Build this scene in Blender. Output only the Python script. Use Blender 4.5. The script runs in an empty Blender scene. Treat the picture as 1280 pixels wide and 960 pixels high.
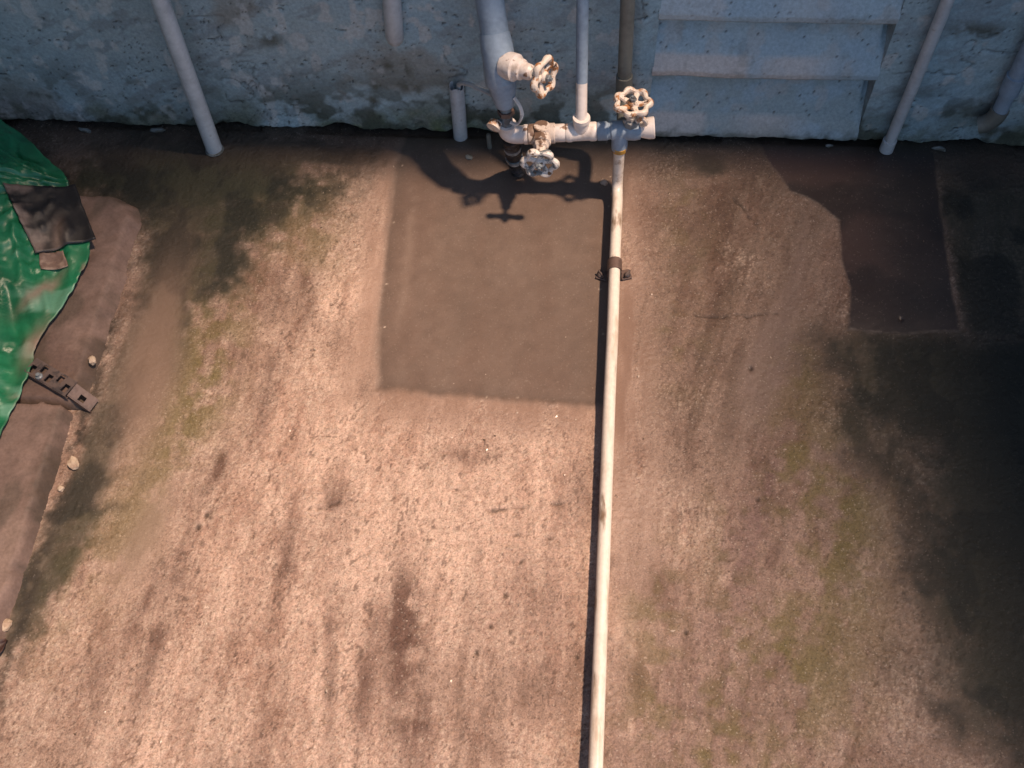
import bpy, math, random
import numpy as np
from mathutils import Vector, Matrix

random.seed(7)
S = bpy.context.scene
COL = S.collection

# ------------------------------------------------------------------ camera
cam_d = bpy.data.cameras.new("camera")
cam = bpy.data.objects.new("camera", cam_d)
COL.objects.link(cam)
cam_d.sensor_width = 36.0
cam_d.lens = 36.0 * 1300.0 / 1280.0
cam_d.clip_start = 0.05
cam_d.clip_end = 200.0
_r = Vector((0.99823223, 0.05477964, -0.0230567))
_u = Vector((-0.03505959, 0.85598448, 0.5158114))
_b = Vector((0.04799214, -0.5140912, 0.85639185))
m = Matrix.Identity(4)
for i, c in enumerate((_r, _u, _b)):
    for j in range(3):
        m[j][i] = c[j]
m[0][3], m[1][3], m[2][3] = 0.0, 0.0, 1.7
cam.matrix_world = m
S.camera = cam

# ------------------------------------------------------------------ light
SUN_TX, SUN_TY = 0.43, -0.03             # the sun stands to the right, a hair in front of the wall
sun_dir = Vector((SUN_TX, SUN_TY, 1.0)).normalized()
elev = math.asin(sun_dir.z)
azim = math.atan2(sun_dir.x, sun_dir.y)
W = bpy.data.worlds.new("World")
S.world = W
W.use_nodes = True
wn = W.node_tree.nodes
bg = wn["Background"]
sky = wn.new("ShaderNodeTexSky")
sky.sky_type = 'NISHITA'
sky.sun_disc = False
sky.sun_elevation = elev
sky.sun_rotation = azim
W.node_tree.links.new(sky.outputs[0], bg.inputs[0])
bg.inputs[1].default_value = 0.13
sl = bpy.data.lights.new("sun", 'SUN')
sl.energy = 4.0
sl.angle = math.radians(3.0)
sl.color = (1.0, 0.73, 0.53)
sun = bpy.data.objects.new("sun", sl)
COL.objects.link(sun)
sun.location = (3, -1, 8)
sun.rotation_euler = sun_dir.to_track_quat('Z', 'Y').to_euler()

S.view_settings.view_transform = 'Standard'
S.view_settings.look = 'None'
S.view_settings.gamma = 1.0
S.view_settings.use_curve_mapping = False
S.view_settings.exposure = 0.55

# ------------------------------------------------------------------ noise in numpy
def _hash(ix, iy, seed):
    h = (ix.astype(np.int64) * 374761393 + iy.astype(np.int64) * 668265263 + seed * 1442695041) & 0xFFFFFFFF
    h = ((h ^ (h >> 13)) * 1274126177) & 0xFFFFFFFF
    h = ((h ^ (h >> 16)) * 2246822519) & 0xFFFFFFFF
    return ((h ^ (h >> 15)) & 0xFFFFFF) / float(0xFFFFFF)

def vnoise(x, y, seed=0):
    ix = np.floor(x); iy = np.floor(y)
    fx = x - ix; fy = y - iy
    fx = fx * fx * fx * (fx * (fx * 6 - 15) + 10)
    fy = fy * fy * fy * (fy * (fy * 6 - 15) + 10)
    a = _hash(ix, iy, seed); b = _hash(ix + 1, iy, seed)
    c = _hash(ix, iy + 1, seed); d = _hash(ix + 1, iy + 1, seed)
    return (a * (1 - fx) + b * fx) * (1 - fy) + (c * (1 - fx) + d * fx) * fy

def fbm(x, y, seed=0, octv=4, gain=0.5):
    s = 0.0; w = 1.0; t = 0.0
    for o in range(octv):
        s = s + w * vnoise(x * 2 ** o + 17.3 * o, y * 2 ** o - 9.1 * o, seed + o)
        t += w; w *= gain
    return s / t

def cells(x, y, seed=0):
    """distance to nearest jittered point and a random value of that cell"""
    ix = np.floor(x); iy = np.floor(y)
    best = np.full(np.shape(x), 9.0); val = np.zeros(np.shape(x))
    for dx in (-1, 0, 1):
        for dy in (-1, 0, 1):
            cx = ix + dx; cy = iy + dy
            px = cx + _hash(cx, cy, seed); py = cy + _hash(cx, cy, seed + 5)
            d = np.hypot(px - x, py - y)
            v = _hash(cx, cy, seed + 9)
            k = d < best
            best = np.where(k, d, best); val = np.where(k, v, val)
    return best, val

def sst(a, b, x):
    t = np.clip((x - a) / (b - a), 0, 1)
    return t * t * (3 - 2 * t)

def mixc(c, col, f):
    f = np.clip(f, 0, 1)[..., None]
    return c * (1 - f) + np.array(col) * f

def blob(x, y, cx, cy, rx, ry, ang=0.0):
    a = math.radians(ang); ca, sa = math.cos(a), math.sin(a)
    u = (x - cx) * ca + (y - cy) * sa; v = -(x - cx) * sa + (y - cy) * ca
    return np.exp(-((u / rx) ** 2 + (v / ry) ** 2))

def inpoly_sd(x, y, poly):
    """signed distance, positive inside"""
    d = np.full(np.shape(x), 1e9); ins = np.zeros(np.shape(x), bool)
    n = len(poly)
    for i in range(n):
        ax, ay = poly[i]; bx_, by_ = poly[(i + 1) % n]
        ex, ey = bx_ - ax, by_ - ay
        t = np.clip(((x - ax) * ex + (y - ay) * ey) / (ex * ex + ey * ey), 0, 1)
        d = np.minimum(d, np.hypot(x - ax - t * ex, y - ay - t * ey))
        cond = ((ay > y) != (by_ > y)) & (x < ex * (y - ay) / (ey if abs(ey) > 1e-12 else 1e-12) + ax)
        ins ^= cond
    return np.where(ins, d, -d)

# ------------------------------------------------------------------ mesh helpers
def link_mesh(name, verts, faces, mat, parent=None, smooth=True):
    me = bpy.data.meshes.new(name)
    if parent is not None:
        o_ = np.array(parent_world(parent))
        verts = [tuple(np.array(v) - o_) for v in verts]
    me.from_pydata([tuple(v) for v in verts], [], faces)
    me.update()
    if smooth:
        me.polygons.foreach_set("use_smooth", [True] * len(me.polygons))
    me.materials.append(mat)
    ob = bpy.data.objects.new(name, me)
    COL.objects.link(ob)
    if parent is not None:
        ob.parent = parent
    return ob

def parent_world(o):
    p = Vector((0, 0, 0))
    while o is not None:
        p += o.location; o = o.parent
    return p

def tag(o, label=None, cat=None, group=None, kind=None):
    if label: o["label"] = label
    if cat: o["category"] = cat
    if group: o["group"] = group
    if kind: o["kind"] = kind
    return o

def thing(name, label, cat, loc, group=None):
    o = bpy.data.objects.new(name, None)
    o.empty_display_size = 0.05
    COL.objects.link(o)
    o.location = loc
    return tag(o, label, cat, group)

def V(p): return np.array(p, float)

class MB:
    def __init__(self): self.v = []; self.f = []
    def add(self, vs, fs):
        k = len(self.v); self.v += [tuple(map(float, p)) for p in vs]; self.f += [tuple(i + k for i in q) for q in fs]
        return self
    def tube(self, pts, rad, seg=20, closed=False, caps=True, squash=None):
        pts = [V(p) for p in pts]; n = len(pts)
        if not hasattr(rad, '__len__'): rad = [rad] * n
        T = []
        for i in range(n):
            a = pts[(i - 1) % n] if (closed or i > 0) else pts[0]
            b = pts[(i + 1) % n] if (closed or i < n - 1) else pts[-1]
            t = b - a; T.append(t / (np.linalg.norm(t) + 1e-12))
        ref = V((0, 0, 1)) if abs(T[0][2]) < 0.9 else V((1, 0, 0))
        if squash is not None: ref = V(squash[0])
        u = ref - T[0] * ref.dot(T[0]); u /= np.linalg.norm(u)
        vs = []
        for i in range(n):
            u = u - T[i] * u.dot(T[i]); u /= np.linalg.norm(u)
            if squash is not None:
                u = V(squash[0]) - T[i] * V(squash[0]).dot(T[i]); u /= np.linalg.norm(u)
            w = np.cross(T[i], u)
            k = squash[1] if squash is not None else 1.0
            for j in range(seg):
                a = 2 * math.pi * j / seg
                vs.append(pts[i] + u * (math.cos(a) * rad[i] * k) + w * (math.sin(a) * rad[i]))
        fs = []
        for i in range(n if closed else n - 1):
            p, q = i * seg, ((i + 1) % n) * seg
            for j in range(seg):
                fs.append((p + j, p + (j + 1) % seg, q + (j + 1) % seg, q + j))
        if caps and not closed:
            fs.append(tuple(reversed(range(seg)))); fs.append(tuple(range((n - 1) * seg, n * seg)))
        return self.add(vs, fs)
    def rod(self, a, b, prof, seg=20, caps=True):
        """lathe along a->b; prof = [(t, r), ...] t in metres or fraction of the axis"""
        a = V(a); b = V(b)
        return self.tube([a + (b - a) * t for t, r in prof], [r for t, r in prof], seg, caps=caps)
    def box(self, c, s, R=None, bev=0.0):
        c = V(c); s = V(s) / 2
        if R is None: R = np.eye(3)
        b = min(bev, *(s * 0.9)) if bev else 0
        if not b:
            vs = [c + R @ (V((x, y, z)) * s) for x in (-1, 1) for y in (-1, 1) for z in (-1, 1)]
            return self.add(vs, [(0, 1, 3, 2), (4, 6, 7, 5), (0, 4, 5, 1), (2, 3, 7, 6), (0, 2, 6, 4), (1, 5, 7, 3)])
        vs = []; idx = {}
        for x in (-1, 1):
            for y in (-1, 1):
                for z in (-1, 1):
                    for ax in range(3):
                        p = V((x, y, z)) * (s - b)
                        p[ax] = (x, y, z)[ax] * s[ax]
                        idx[(x, y, z, ax)] = len(vs); vs.append(c + R @ p)
        fs = []
        for ax in range(3):
            o1, o2 = (ax + 1) % 3, (ax + 2) % 3
            for sg in (-1, 1):
                q = []
                for (p1, p2) in ((-1, -1), (1, -1), (1, 1), (-1, 1)):
                    k = [0, 0, 0]; k[ax] = sg; k[o1] = p1; k[o2] = p2
                    q.append(idx[(k[0], k[1], k[2], ax)])
                fs.append(tuple(q if sg > 0 else reversed(q)))
        for ax in range(3):
            o1, o2 = (ax + 1) % 3, (ax + 2) % 3
            for p1 in (-1, 1):
                for p2 in (-1, 1):
                    k0 = [0, 0, 0]; k0[ax] = -1; k0[o1] = p1; k0[o2] = p2
                    k1 = list(k0); k1[ax] = 1
                    q = [idx[(*k0, o1)], idx[(*k1, o1)], idx[(*k1, o2)], idx[(*k0, o2)]]
                    fs.append(tuple(q if p1 * p2 < 0 else reversed(q)))
        for x in (-1, 1):
            for y in (-1, 1):
                for z in (-1, 1):
                    q = [idx[(x, y, z, 0)], idx[(x, y, z, 1)], idx[(x, y, z, 2)]]
                    fs.append(tuple(q if x * y * z > 0 else reversed(q)))
        return self.add(vs, fs)
    def build(self, name, mat, parent=None, smooth=True, label=None, sharp=35):
        o = link_mesh(name, self.v, self.f, mat, parent, smooth)
        if smooth and sharp:
            try: o.data.set_sharp_from_angle(angle=math.radians(sharp))
            except Exception: pass
        if label: o["label"] = label
        return o

def bez(p0, p1, p2, n=8):
    p0, p1, p2 = V(p0), V(p1), V(p2)
    return [p0 * (1 - t) ** 2 + p1 * 2 * t * (1 - t) + p2 * t * t for t in np.linspace(0, 1, n)]

def spline(P, n=10):
    P = [V(p) for p in P]; Q = [2 * P[0] - P[1]] + P + [2 * P[-1] - P[-2]]; out = []
    for i in range(1, len(Q) - 2):
        for t in np.linspace(0, 1, n, endpoint=False):
            a, b, c, d = Q[i - 1], Q[i], Q[i + 1], Q[i + 2]
            out.append(.5 * (2 * b + (c - a) * t + (2 * a - 5 * b + 4 * c - d) * t * t + (3 * b - a - 3 * c + d) * t ** 3))
    out.append(P[-1]); return out

def rotz(a):
    c, s = math.cos(a), math.sin(a); return np.array([[c, -s, 0], [s, c, 0], [0, 0, 1]])

# ------------------------------------------------------------------ materials
def new_mat(name):
    mt = bpy.data.materials.new(name); mt.use_nodes = True
    return mt, mt.node_tree.nodes, mt.node_tree.links, mt.node_tree.nodes["Principled BSDF"]

def rgba(c): return (c[0], c[1], c[2], 1.0)

def dirty(name, base, dirt, scale=30.0, lo=0.5, hi=0.65, rough=0.45, third=None, lo3=0.6, hi3=0.66, s3=14.0,
          bump=0.15, bscale=120.0, metal=0.0, stretch=(1, 1, 1), bdist=0.002):
    mt, N, L, P = new_mat(name)
    tc = N.new("ShaderNodeTexCoord"); mp = N.new("ShaderNodeMapping")
    mp.inputs["Scale"].default_value = stretch
    L.new(tc.outputs["Object"], mp.inputs[0])
    n1 = N.new("ShaderNodeTexNoise"); n1.inputs["Scale"].default_value = scale; n1.inputs["Detail"].default_value = 7; n1.inputs["Roughness"].default_value = 0.65
    L.new(mp.outputs[0], n1.inputs[0])
    r1 = N.new("ShaderNodeMapRange"); r1.interpolation_type = 'SMOOTHSTEP'
    r1.inputs[1].default_value = lo; r1.inputs[2].default_value = hi
    L.new(n1.outputs[0], r1.inputs[0])
    mx = N.new("ShaderNodeMix"); mx.data_type = 'RGBA'
    mx.inputs[6].default_value = rgba(base); mx.inputs[7].default_value = rgba(dirt)
    L.new(r1.outputs[0], mx.inputs[0])
    out = mx.outputs[2]
    if third:
        n2 = N.new("ShaderNodeTexNoise"); n2.inputs["Scale"].default_value = s3; n2.inputs["Detail"].default_value = 5
        v2 = N.new("ShaderNodeVectorMath"); v2.operation = 'ADD'; v2.inputs[1].default_value = (3.7, 1.3, 8.1)
        L.new(mp.outputs[0], v2.inputs[0]); L.new(v2.outputs[0], n2.inputs[0])
        r2 = N.new("ShaderNodeMapRange"); r2.interpolation_type = 'SMOOTHSTEP'
        r2.inputs[1].default_value = lo3; r2.inputs[2].default_value = hi3
        L.new(n2.outputs[0], r2.inputs[0])
        m2 = N.new("ShaderNodeMix"); m2.data_type = 'RGBA'
        m2.inputs[7].default_value = rgba(third)
        L.new(out, m2.inputs[6]); L.new(r2.outputs[0], m2.inputs[0]); out = m2.outputs[2]
    nv = N.new("ShaderNodeTexNoise"); nv.inputs["Scale"].default_value = bscale; nv.inputs["Detail"].default_value = 5
    L.new(tc.outputs["Object"], nv.inputs[0])
    hv = N.new("ShaderNodeMapRange"); hv.inputs[3].default_value = 0.8; hv.inputs[4].default_value = 1.15
    L.new(nv.outputs[0], hv.inputs[0])
    ml = N.new("ShaderNodeVectorMath"); ml.operation = 'SCALE'
    L.new(out, ml.inputs[0]); L.new(hv.outputs[0], ml.inputs["Scale"])
    L.new(ml.outputs[0], P.inputs["Base Color"])
    P.inputs["Roughness"].default_value = rough; P.inputs["Metallic"].default_value = metal
    bp = N.new("ShaderNodeBump"); bp.inputs["Strength"].default_value = bump; bp.inputs["Distance"].default_value = bdist
    L.new(nv.outputs[0], bp.inputs["Height"]); L.new(bp.outputs[0], P.inputs["Normal"])
    return mt

def attr_mat(name, fine_scale, bump, bdist, speck=None, fleck_scale=260.0):
    """colour and roughness come from the surface's own procedural fields, grain from nodes"""
    mt, N, L, P = new_mat(name)
    ac = N.new("ShaderNodeAttribute"); ac.attribute_name = "albedo"
    ar = N.new("ShaderNodeAttribute"); ar.attribute_name = "surface"
    sp = N.new("ShaderNodeSeparateColor"); L.new(ar.outputs["Color"], sp.inputs[0])
    tc = N.new("ShaderNodeTexCoord")
    n1 = N.new("ShaderNodeTexNoise"); n1.inputs["Scale"].default_value = fine_scale; n1.inputs["Detail"].default_value = 8; n1.inputs["Roughness"].default_value = 0.7
    L.new(tc.outputs["Object"], n1.inputs[0])
    n2 = N.new("ShaderNodeTexVoronoi"); n2.inputs["Scale"].default_value = fleck_scale
    L.new(tc.outputs["Object"], n2.inputs[0])
    sc = N.new("ShaderNodeSeparateColor"); L.new(n2.outputs["Color"], sc.inputs[0])
    # grain amount follows "surface.g"
    g1 = N.new("ShaderNodeMapRange"); g1.inputs[1].default_value = 0.3; g1.inputs[2].default_value = 0.7; g1.inputs[3].default_value = -0.42; g1.inputs[4].default_value = 0.42
    L.new(n1.outputs[0], g1.inputs[0])
    mu = N.new("ShaderNodeMath"); mu.operation = 'MULTIPLY_ADD'
    L.new(g1.outputs[0], mu.inputs[0]); L.new(sp.outputs[1], mu.inputs[1]); mu.inputs[2].default_value = 1.0
    ml = N.new("ShaderNodeVectorMath"); ml.operation = 'SCALE'
    L.new(ac.outputs["Color"], ml.inputs[0]); L.new(mu.outputs[0], ml.inputs["Scale"])
    out = ml.outputs[0]
    if speck:
        r = N.new("ShaderNodeMapRange"); r.inputs[1].default_value = speck[1]; r.inputs[2].default_value = speck[1] + 0.02
        L.new(sc.outputs[0], r.inputs[0])
        k = N.new("ShaderNodeMath"); k.operation = 'MULTIPLY'; L.new(r.outputs[0], k.inputs[0]); L.new(sp.outputs[1], k.inputs[1])
        k2 = N.new("ShaderNodeMath"); k2.operation = 'MULTIPLY'; L.new(k.outputs[0], k2.inputs[0]); k2.inputs[1].default_value = speck[2]
        mx = N.new("ShaderNodeMix"); mx.data_type = 'RGBA'; mx.inputs[7].default_value = rgba(speck[0])
        L.new(k2.outputs[0], mx.inputs[0]); L.new(out, mx.inputs[6]); out = mx.outputs[2]
    if speck:
        pr_ = N.new("ShaderNodeMapRange"); pr_.inputs[1].default_value = 0.03; pr_.inputs[2].default_value = 0.07; pr_.inputs[3].default_value = -0.35; pr_.inputs[4].default_value = 0.0
        L.new(sc.outputs[2], pr_.inputs[0])
        pm = N.new("ShaderNodeMath"); pm.operation = 'MULTIPLY_ADD'; L.new(pr_.outputs[0], pm.inputs[0]); L.new(sp.outputs[1], pm.inputs[1]); pm.inputs[2].default_value = 1.0
        pv = N.new("ShaderNodeVectorMath"); pv.operation = 'SCALE'; L.new(out, pv.inputs[0]); L.new(pm.outputs[0], pv.inputs["Scale"]); out = pv.outputs[0]
    L.new(out, P.inputs["Base Color"])
    L.new(sp.outputs[0], P.inputs["Roughness"])
    # bump
    ad = N.new("ShaderNodeMath"); ad.operation = 'MULTIPLY_ADD'
    L.new(sc.outputs[1], ad.inputs[0]); ad.inputs[1].default_value = 0.25; L.new(n1.outputs[0], ad.inputs[2])
    bp = N.new("ShaderNodeBump"); bp.inputs["Distance"].default_value = bdist
    bs = N.new("ShaderNodeMath"); bs.operation = 'MULTIPLY'; bs.inputs[1].default_value = bump
    L.new(sp.outputs[2], bs.inputs[0]); L.new(bs.outputs[0], bp.inputs["Strength"])
    L.new(ad.outputs[0], bp.inputs["Height"]); L.new(bp.outputs[0], P.inputs["Normal"])
    return mt

M = {}
M['floor'] = attr_mat("wet_concrete", 330.0, 0.9, 0.003, speck=((0.62, 0.52, 0.43), 0.962, 0.28), fleck_scale=430.0)
M['wall'] = attr_mat("blue_painted_plaster", 150.0, 0.45, 0.003)
M['mudfilm'] = attr_mat("mud_filmed_cement", 160.0, 0.5, 0.002)
M['pvc'] = dirty("white_pvc", (0.72, 0.65, 0.57), (0.48, 0.38, 0.29), 38, .45, .75, .34, (0.22, 0.15, 0.10), .58, .70, 40, bump=.06, stretch=(1, .25, 1))
M['pvc_bare'] = dirty("aged_white_pvc", (0.72, 0.66, 0.62), (0.50, 0.42, 0.36), 40, .48, .75, .42, (0.2, 0.12, 0.08), .62, .68, 35, bump=.12)
M['pvc_blue'] = dirty("blue_overpainted_pvc", (0.27, 0.35, 0.44), (0.21, 0.28, 0.36), 28, .4, .7, .5, (0.12, 0.13, 0.12), .66, .74, 22, bump=.2)
M['pvc_pale'] = dirty("pale_grey_pvc", (0.46, 0.50, 0.53), (0.36, 0.39, 0.42), 22, .42, .7, .45, (0.15, 0.14, 0.12), .68, .78, 26, bump=.15)
M['olive'] = dirty("grimy_olive_pvc", (0.17, 0.175, 0.155), (0.115, 0.118, 0.105), 20, .4, .7, .5, bump=.15)
M['bronze'] = dirty("muddy_painted_brass", (0.60, 0.52, 0.46), (0.16, 0.10, 0.07), 26, .50, .56, .5, bump=.3)
M['greymetal'] = dirty("grey_dirty_metal", (0.19, 0.22, 0.24), (0.09, 0.09, 0.09), 40, .45, .6, .4, (0.5, 0.46, 0.42), .6, .66, 45, bump=.3)
M['rustwheel'] = dirty("rusty_white_painted_iron", (0.68, 0.60, 0.52), (0.34, 0.145, 0.05), 60, .50, .61, .55, (0.10, 0.055, 0.035), .60, .66, 75, bump=.5)
M['wheel2'] = dirty("chipped_white_painted_iron", (0.68, 0.64, 0.60), (0.16, 0.18, 0.19), 45, .50, .56, .5, (0.13, 0.08, 0.05), .6, .64, 50, bump=.5)
M['black'] = dirty("black_rubber", (0.018, 0.018, 0.02), (0.05, 0.05, 0.055), 30, .5, .6, .45, bump=.2)
M['yellow'] = dirty("yellow_thread_tape", (0.55, 0.30, 0.05), (0.35, 0.2, 0.06), 50, .5, .6, .5)
M['mud'] = dirty("mud_coated_metal", (0.13, 0.085, 0.07), (0.09, 0.06, 0.05), 60, .45, .6, .45, bump=.4)
M['steel'] = dirty("muddy_galvanised_steel", (0.12, 0.09, 0.08), (0.06, 0.05, 0.05), 50, .45, .6, .4, bump=.3)
M['stone'] = dirty("pale_stone", (0.50, 0.40, 0.30), (0.35, 0.25, 0.18), 80, .45, .6, .7, bump=.5)
M['plaster'] = dirty("grey_blue_plaster_chip", (0.17, 0.19, 0.19), (0.08, 0.08, 0.065), 60, .45, .6, .8, bump=.6)
M['leaf'] = dirty("brown_dead_leaf", (0.07, 0.035, 0.028), (0.04, 0.02, 0.018), 60, .45, .6, .6, bump=.3)
M['card'] = dirty("muddy_cardboard", (0.42, 0.31, 0.24), (0.25, 0.16, 0.12), 40, .5, .62, .7, bump=.2)
M['grit'] = dirty("pale_grit", (0.42, 0.33, 0.26), (0.27, 0.19, 0.14), 9, .45, .55, .30, (0.1, 0.07, 0.05), .58, .6, 13, bump=.0)
M['dull'] = dirty("unpainted_render", (0.16, 0.15, 0.14), (0.10, 0.095, 0.09), 3, .4, .7, .9, bump=.3)

def set_fields(me, alb, rough, grain, bumpk):
    n = len(me.vertices)
    a = me.attributes.new("albedo", 'FLOAT_COLOR', 'POINT')
    buf = np.ones((n, 4), np.float32); buf[:, :3] = np.clip(alb, 0.004, 0.9); a.data.foreach_set("color", buf.ravel())
    b = me.attributes.new("surface", 'FLOAT_COLOR', 'POINT')
    buf = np.ones((n, 4), np.float32); buf[:, 0] = np.clip(rough, 0.08, 1); buf[:, 1] = grain; buf[:, 2] = bumpk
    b.data.foreach_set("color", buf.ravel())

def grid_mesh(name, P, keep=None):
    """P: (ny,nx,3) array"""
    ny, nx = P.shape[:2]
    idx = np.arange(ny * nx).reshape(ny, nx)
    q = np.stack([idx[:-1, :-1], idx[:-1, 1:], idx[1:, 1:], idx[1:, :-1]], -1).reshape(-1, 4)
    if keep is not None: q = q[keep.reshape(-1)]
    me = bpy.data.meshes.new(name)
    me.vertices.add(ny * nx); me.vertices.foreach_set("co", P.astype(np.float32).ravel())
    me.loops.add(len(q) * 4); me.loops.foreach_set("vertex_index", q.astype(np.int32).ravel())
    me.polygons.add(len(q)); me.polygons.foreach_set("loop_start", np.arange(0, len(q) * 4, 4, dtype=np.int32))
    me.polygons.foreach_set("loop_total", np.full(len(q), 4, np.int32))
    me.polygons.foreach_set("use_smooth", np.ones(len(q), bool))
    me.update(calc_edges=True); me.validate()
    return me

def axis(lo, f0, f1, hi, step):
    """fine between f0 and f1, growing steps outside"""
    mid = list(np.arange(f0, f1 + 1e-9, step)); a = []; s = step; x = f0
    while x > lo: s *= 1.35; x -= s; a.append(max(x, lo))
    b = []; s = step; x = mid[-1]
    while x < hi: s *= 1.35; x += s; b.append(min(x, hi))
    return np.array(a[::-1] + mid + b)

WY = 1.672          # wall plane

# ------------------------------------------------------------------ floor
PATCH = [(-0.375, 1.72), (-0.383, 1.55), (-0.372, 1.2), (-0.36, 0.995), (-0.12, 0.985), (0.085, 0.98), (0.10, 1.3), (0.125, 1.72)]
DAMP = [(0.405, 1.70), (0.43, 1.60), (0.470, 1.525), (0.528, 1.49), (0.566, 1.448), (0.560, 1.34), (0.570, 1.27), (0.556, 1.172),
        (0.66, 1.165), (0.768, 1.178), (0.775, 1.4), (0.795, 1.70)]

def floor_fields(x, y, want_col=True):
    wx = x + 0.02 * (fbm(x * 7, y * 7, 40, 3) - .5); wy = y + 0.02 * (fbm(x * 7, y * 7, 50, 3) - .5)
    fx = x + 0.008 * (fbm(x * 40, y * 40, 41, 3) - .5); fy = y + 0.008 * (fbm(x * 40, y * 40, 51, 3) - .5)
    nb = fbm(x * 2.2, y * 2.2, 1, 3); nm = fbm(x * 9, y * 9, 2, 4); nf = fbm(x * 45, y * 45, 3, 3)
    sh = np.where(x > 0.12, 0.32, 0.02) * (y - 1.1)
    xs = x - sh * sst(0.1, 0.3, x) + 0.015 * (fbm(x * 5, y * 3, 60, 2) - .5)
    st = fbm(xs * 34, y * 4.2, 4, 4, .6)
    st2 = fbm(xs * 80, y * 9, 14, 3, .6)
    sdp = inpoly_sd(wx * .35 + fx * .65, wy * .35 + fy * .65, PATCH)
    patch = sst(-0.016, 0.012, sdp + .016 * (nm - .5) + .010 * (st2 - .5))
    halo = sst(-0.10, 0.0, sdp + 0.05 * (st - .5)) * (1 - patch)
    sdd = inpoly_sd(fx * .7 + wx * .3, fy * .7 + wy * .3, DAMP)
    damp = sst(-0.004, 0.005, sdd)
    strip = np.clip(blob(wx, wy, 0.135, 0.95, 0.045, 0.34, 0) * 1.25, 0, 1) * sst(.25, .6, st + .15)
    band = np.clip(blob(wx, wy, -0.80, 1.05, 0.05, 0.22, 4) * 1.4, 0, 1)           # trowelled mortar strip by the kerb
    band2 = np.clip(blob(wx, wy, -0.73, 0.68, 0.035, 0.10, -10) * 1.2, 0, 1)
    smear = np.clip(blob(wx, wy, 0.395, 1.10, 0.042, 0.15, -22) * 1.5, 0, 1) + .8 * blob(wx, wy, 0.47, 1.33, .02, .12, -15)
    smooth = np.clip(patch + .8 * halo * sst(.3, .7, st + .2) + damp + .75 * strip + .8 * band + .8 * band2 + .55 * smear, 0, 1)
    # relief
    d1, v1 = cells(x * 200 + 3 * nf, y * 200, 70)
    d2, v2 = cells(x * 270, y * 270, 71)
    peb = np.clip(1 - d1 * 1.5, 0, 1) * (v1 > .45) * (0.4 + v1)
    pit = np.clip(1 - d2 * 2.2, 0, 1) * (v2 > .80)
    h = 0.010 * (fbm(x * 1.7, y * 1.7, 80, 2) - .5) + 0.004 * (nm - .5)
    rough_r = 0.0026 * peb * sst(.3, .62, nf * .5 + nm * .5) + 0.0020 * (fbm(x * 190, y * 150, 81, 2, .6) - .5) - 0.0022 * pit + 0.002 * (st - .5) + .0012 * (st2 - .5)
    h = h + rough_r * (1 - .9 * smooth) - 0.003 * patch + 0.0015 * damp
    h = h + 0.0012 * np.exp(-(sdp / 0.006) ** 2) * (nf + .2) - 0.006 * sst(WY - .02, WY + .0, y) * sst(.45, .62, fbm(x * 14, y * 3, 83, 3))
    # cracks and holes
    ck = 0.0
    for (ax, ay, bx, by, wd) in CRACKS:
        t = np.clip(((x - ax) * (bx - ax) + (y - ay) * (by - ay)) / ((bx - ax) ** 2 + (by - ay) ** 2), 0, 1)
        jx = 0.014 * (fbm(x * 55, y * 55, 90, 3) - .5); jy = 0.014 * (fbm(x * 55, y * 55, 91, 3) - .5)
        dd = np.hypot(x + jx - ax - t * (bx - ax), y + jy - ay - t * (by - ay))
        ck = np.maximum(ck, np.exp(-(dd / wd) ** 2) * sst(.32, .5, fbm(x * 30, y * 30, 92, 2)))
    for (cx, cy, r) in HOLES:
        ck = np.maximum(ck, np.exp(-((x - cx) ** 2 + ((y - cy) * .7) ** 2) / r ** 2) * 1.4)
    ck = np.clip(ck, 0, 1)
    h = h - 0.004 * ck
    if not want_col: return h
    # colour
    c = np.empty(np.shape(x) + (3,)); c[...] = (0.235, 0.157, 0.118)
    t = 0.48 + .75 * (st - .5) + .22 * (st2 - .5) + 1.1 * (nm - .5) + .8 * (nb - .5)
    t = t + .62 * blob(x, y, -.18, .74, .30, .24, 10) + .40 * blob(x, y, -.45, .48, .38, .30) + .25 * blob(x, y, -.45, 1.05, .12, .5) - .25 * blob(x, y, .45, .5, .35, .6)  # centre of the light pool painted in as lighter concrete
    c = mixc(c, (0.55, 0.385, 0.305), t)
    damp_falloff = .85 * sst(.08, .22, x) * sst(.62, 1.0, y + .15 * (nb - .5)) + .45 * sst(-.50, -.72, x + .2 * (nm - .5)) * sst(.6, 1.0, y) + .35 * sst(1.25, 1.5, y) + .55 * sst(.05, .35, x) * sst(.75, .45, y) + .3 * sst(-.55, -.85, x) * sst(.8, .4, y)  # damp plus the light's falloff towards the edges, put into the albedo
    c = mixc(c, (0.175, 0.122, 0.092), damp_falloff * sst(.2, .7, .5 * st + .5 * nm + .1))
    c = mixc(c, (0.56, 0.44, 0.35), (peb * .75) * sst(.35, .6, t) * (1 - smooth))
    c = mixc(c, (0.15, 0.085, 0.055), pit * .8 * (1 - smooth))
    # reddish-brown wear smudges
    for (cx, cy, rx, ry, an, k) in STAINS:
        c = mixc(c, (0.135, 0.075, 0.055), 1.45 * k * blob(wx, wy, cx, cy, rx, ry, an) * sst(.28, .56, st * .5 + nm * .25 + nf * .25))
    for (cx, cy, rx, ry, an, k) in PURPLE:
        c = mixc(c, (0.17, 0.10, 0.09), k * blob(wx, wy, cx, cy, rx, ry, an) * sst(.3, .6, st * .5 + nf * .5))
    # dark longitudinal streaks to the right of the long pipe
    c = mixc(c, (0.13, 0.085, 0.06), .75 * sst(.52, .68, st) * sst(.12, .22, x) * sst(.75, 1.05, y))
    fg = fbm(x * 240, y * 160, 130, 2, .65); fg2 = fbm(xs * 95, y * 30, 131, 3, .6)
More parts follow.
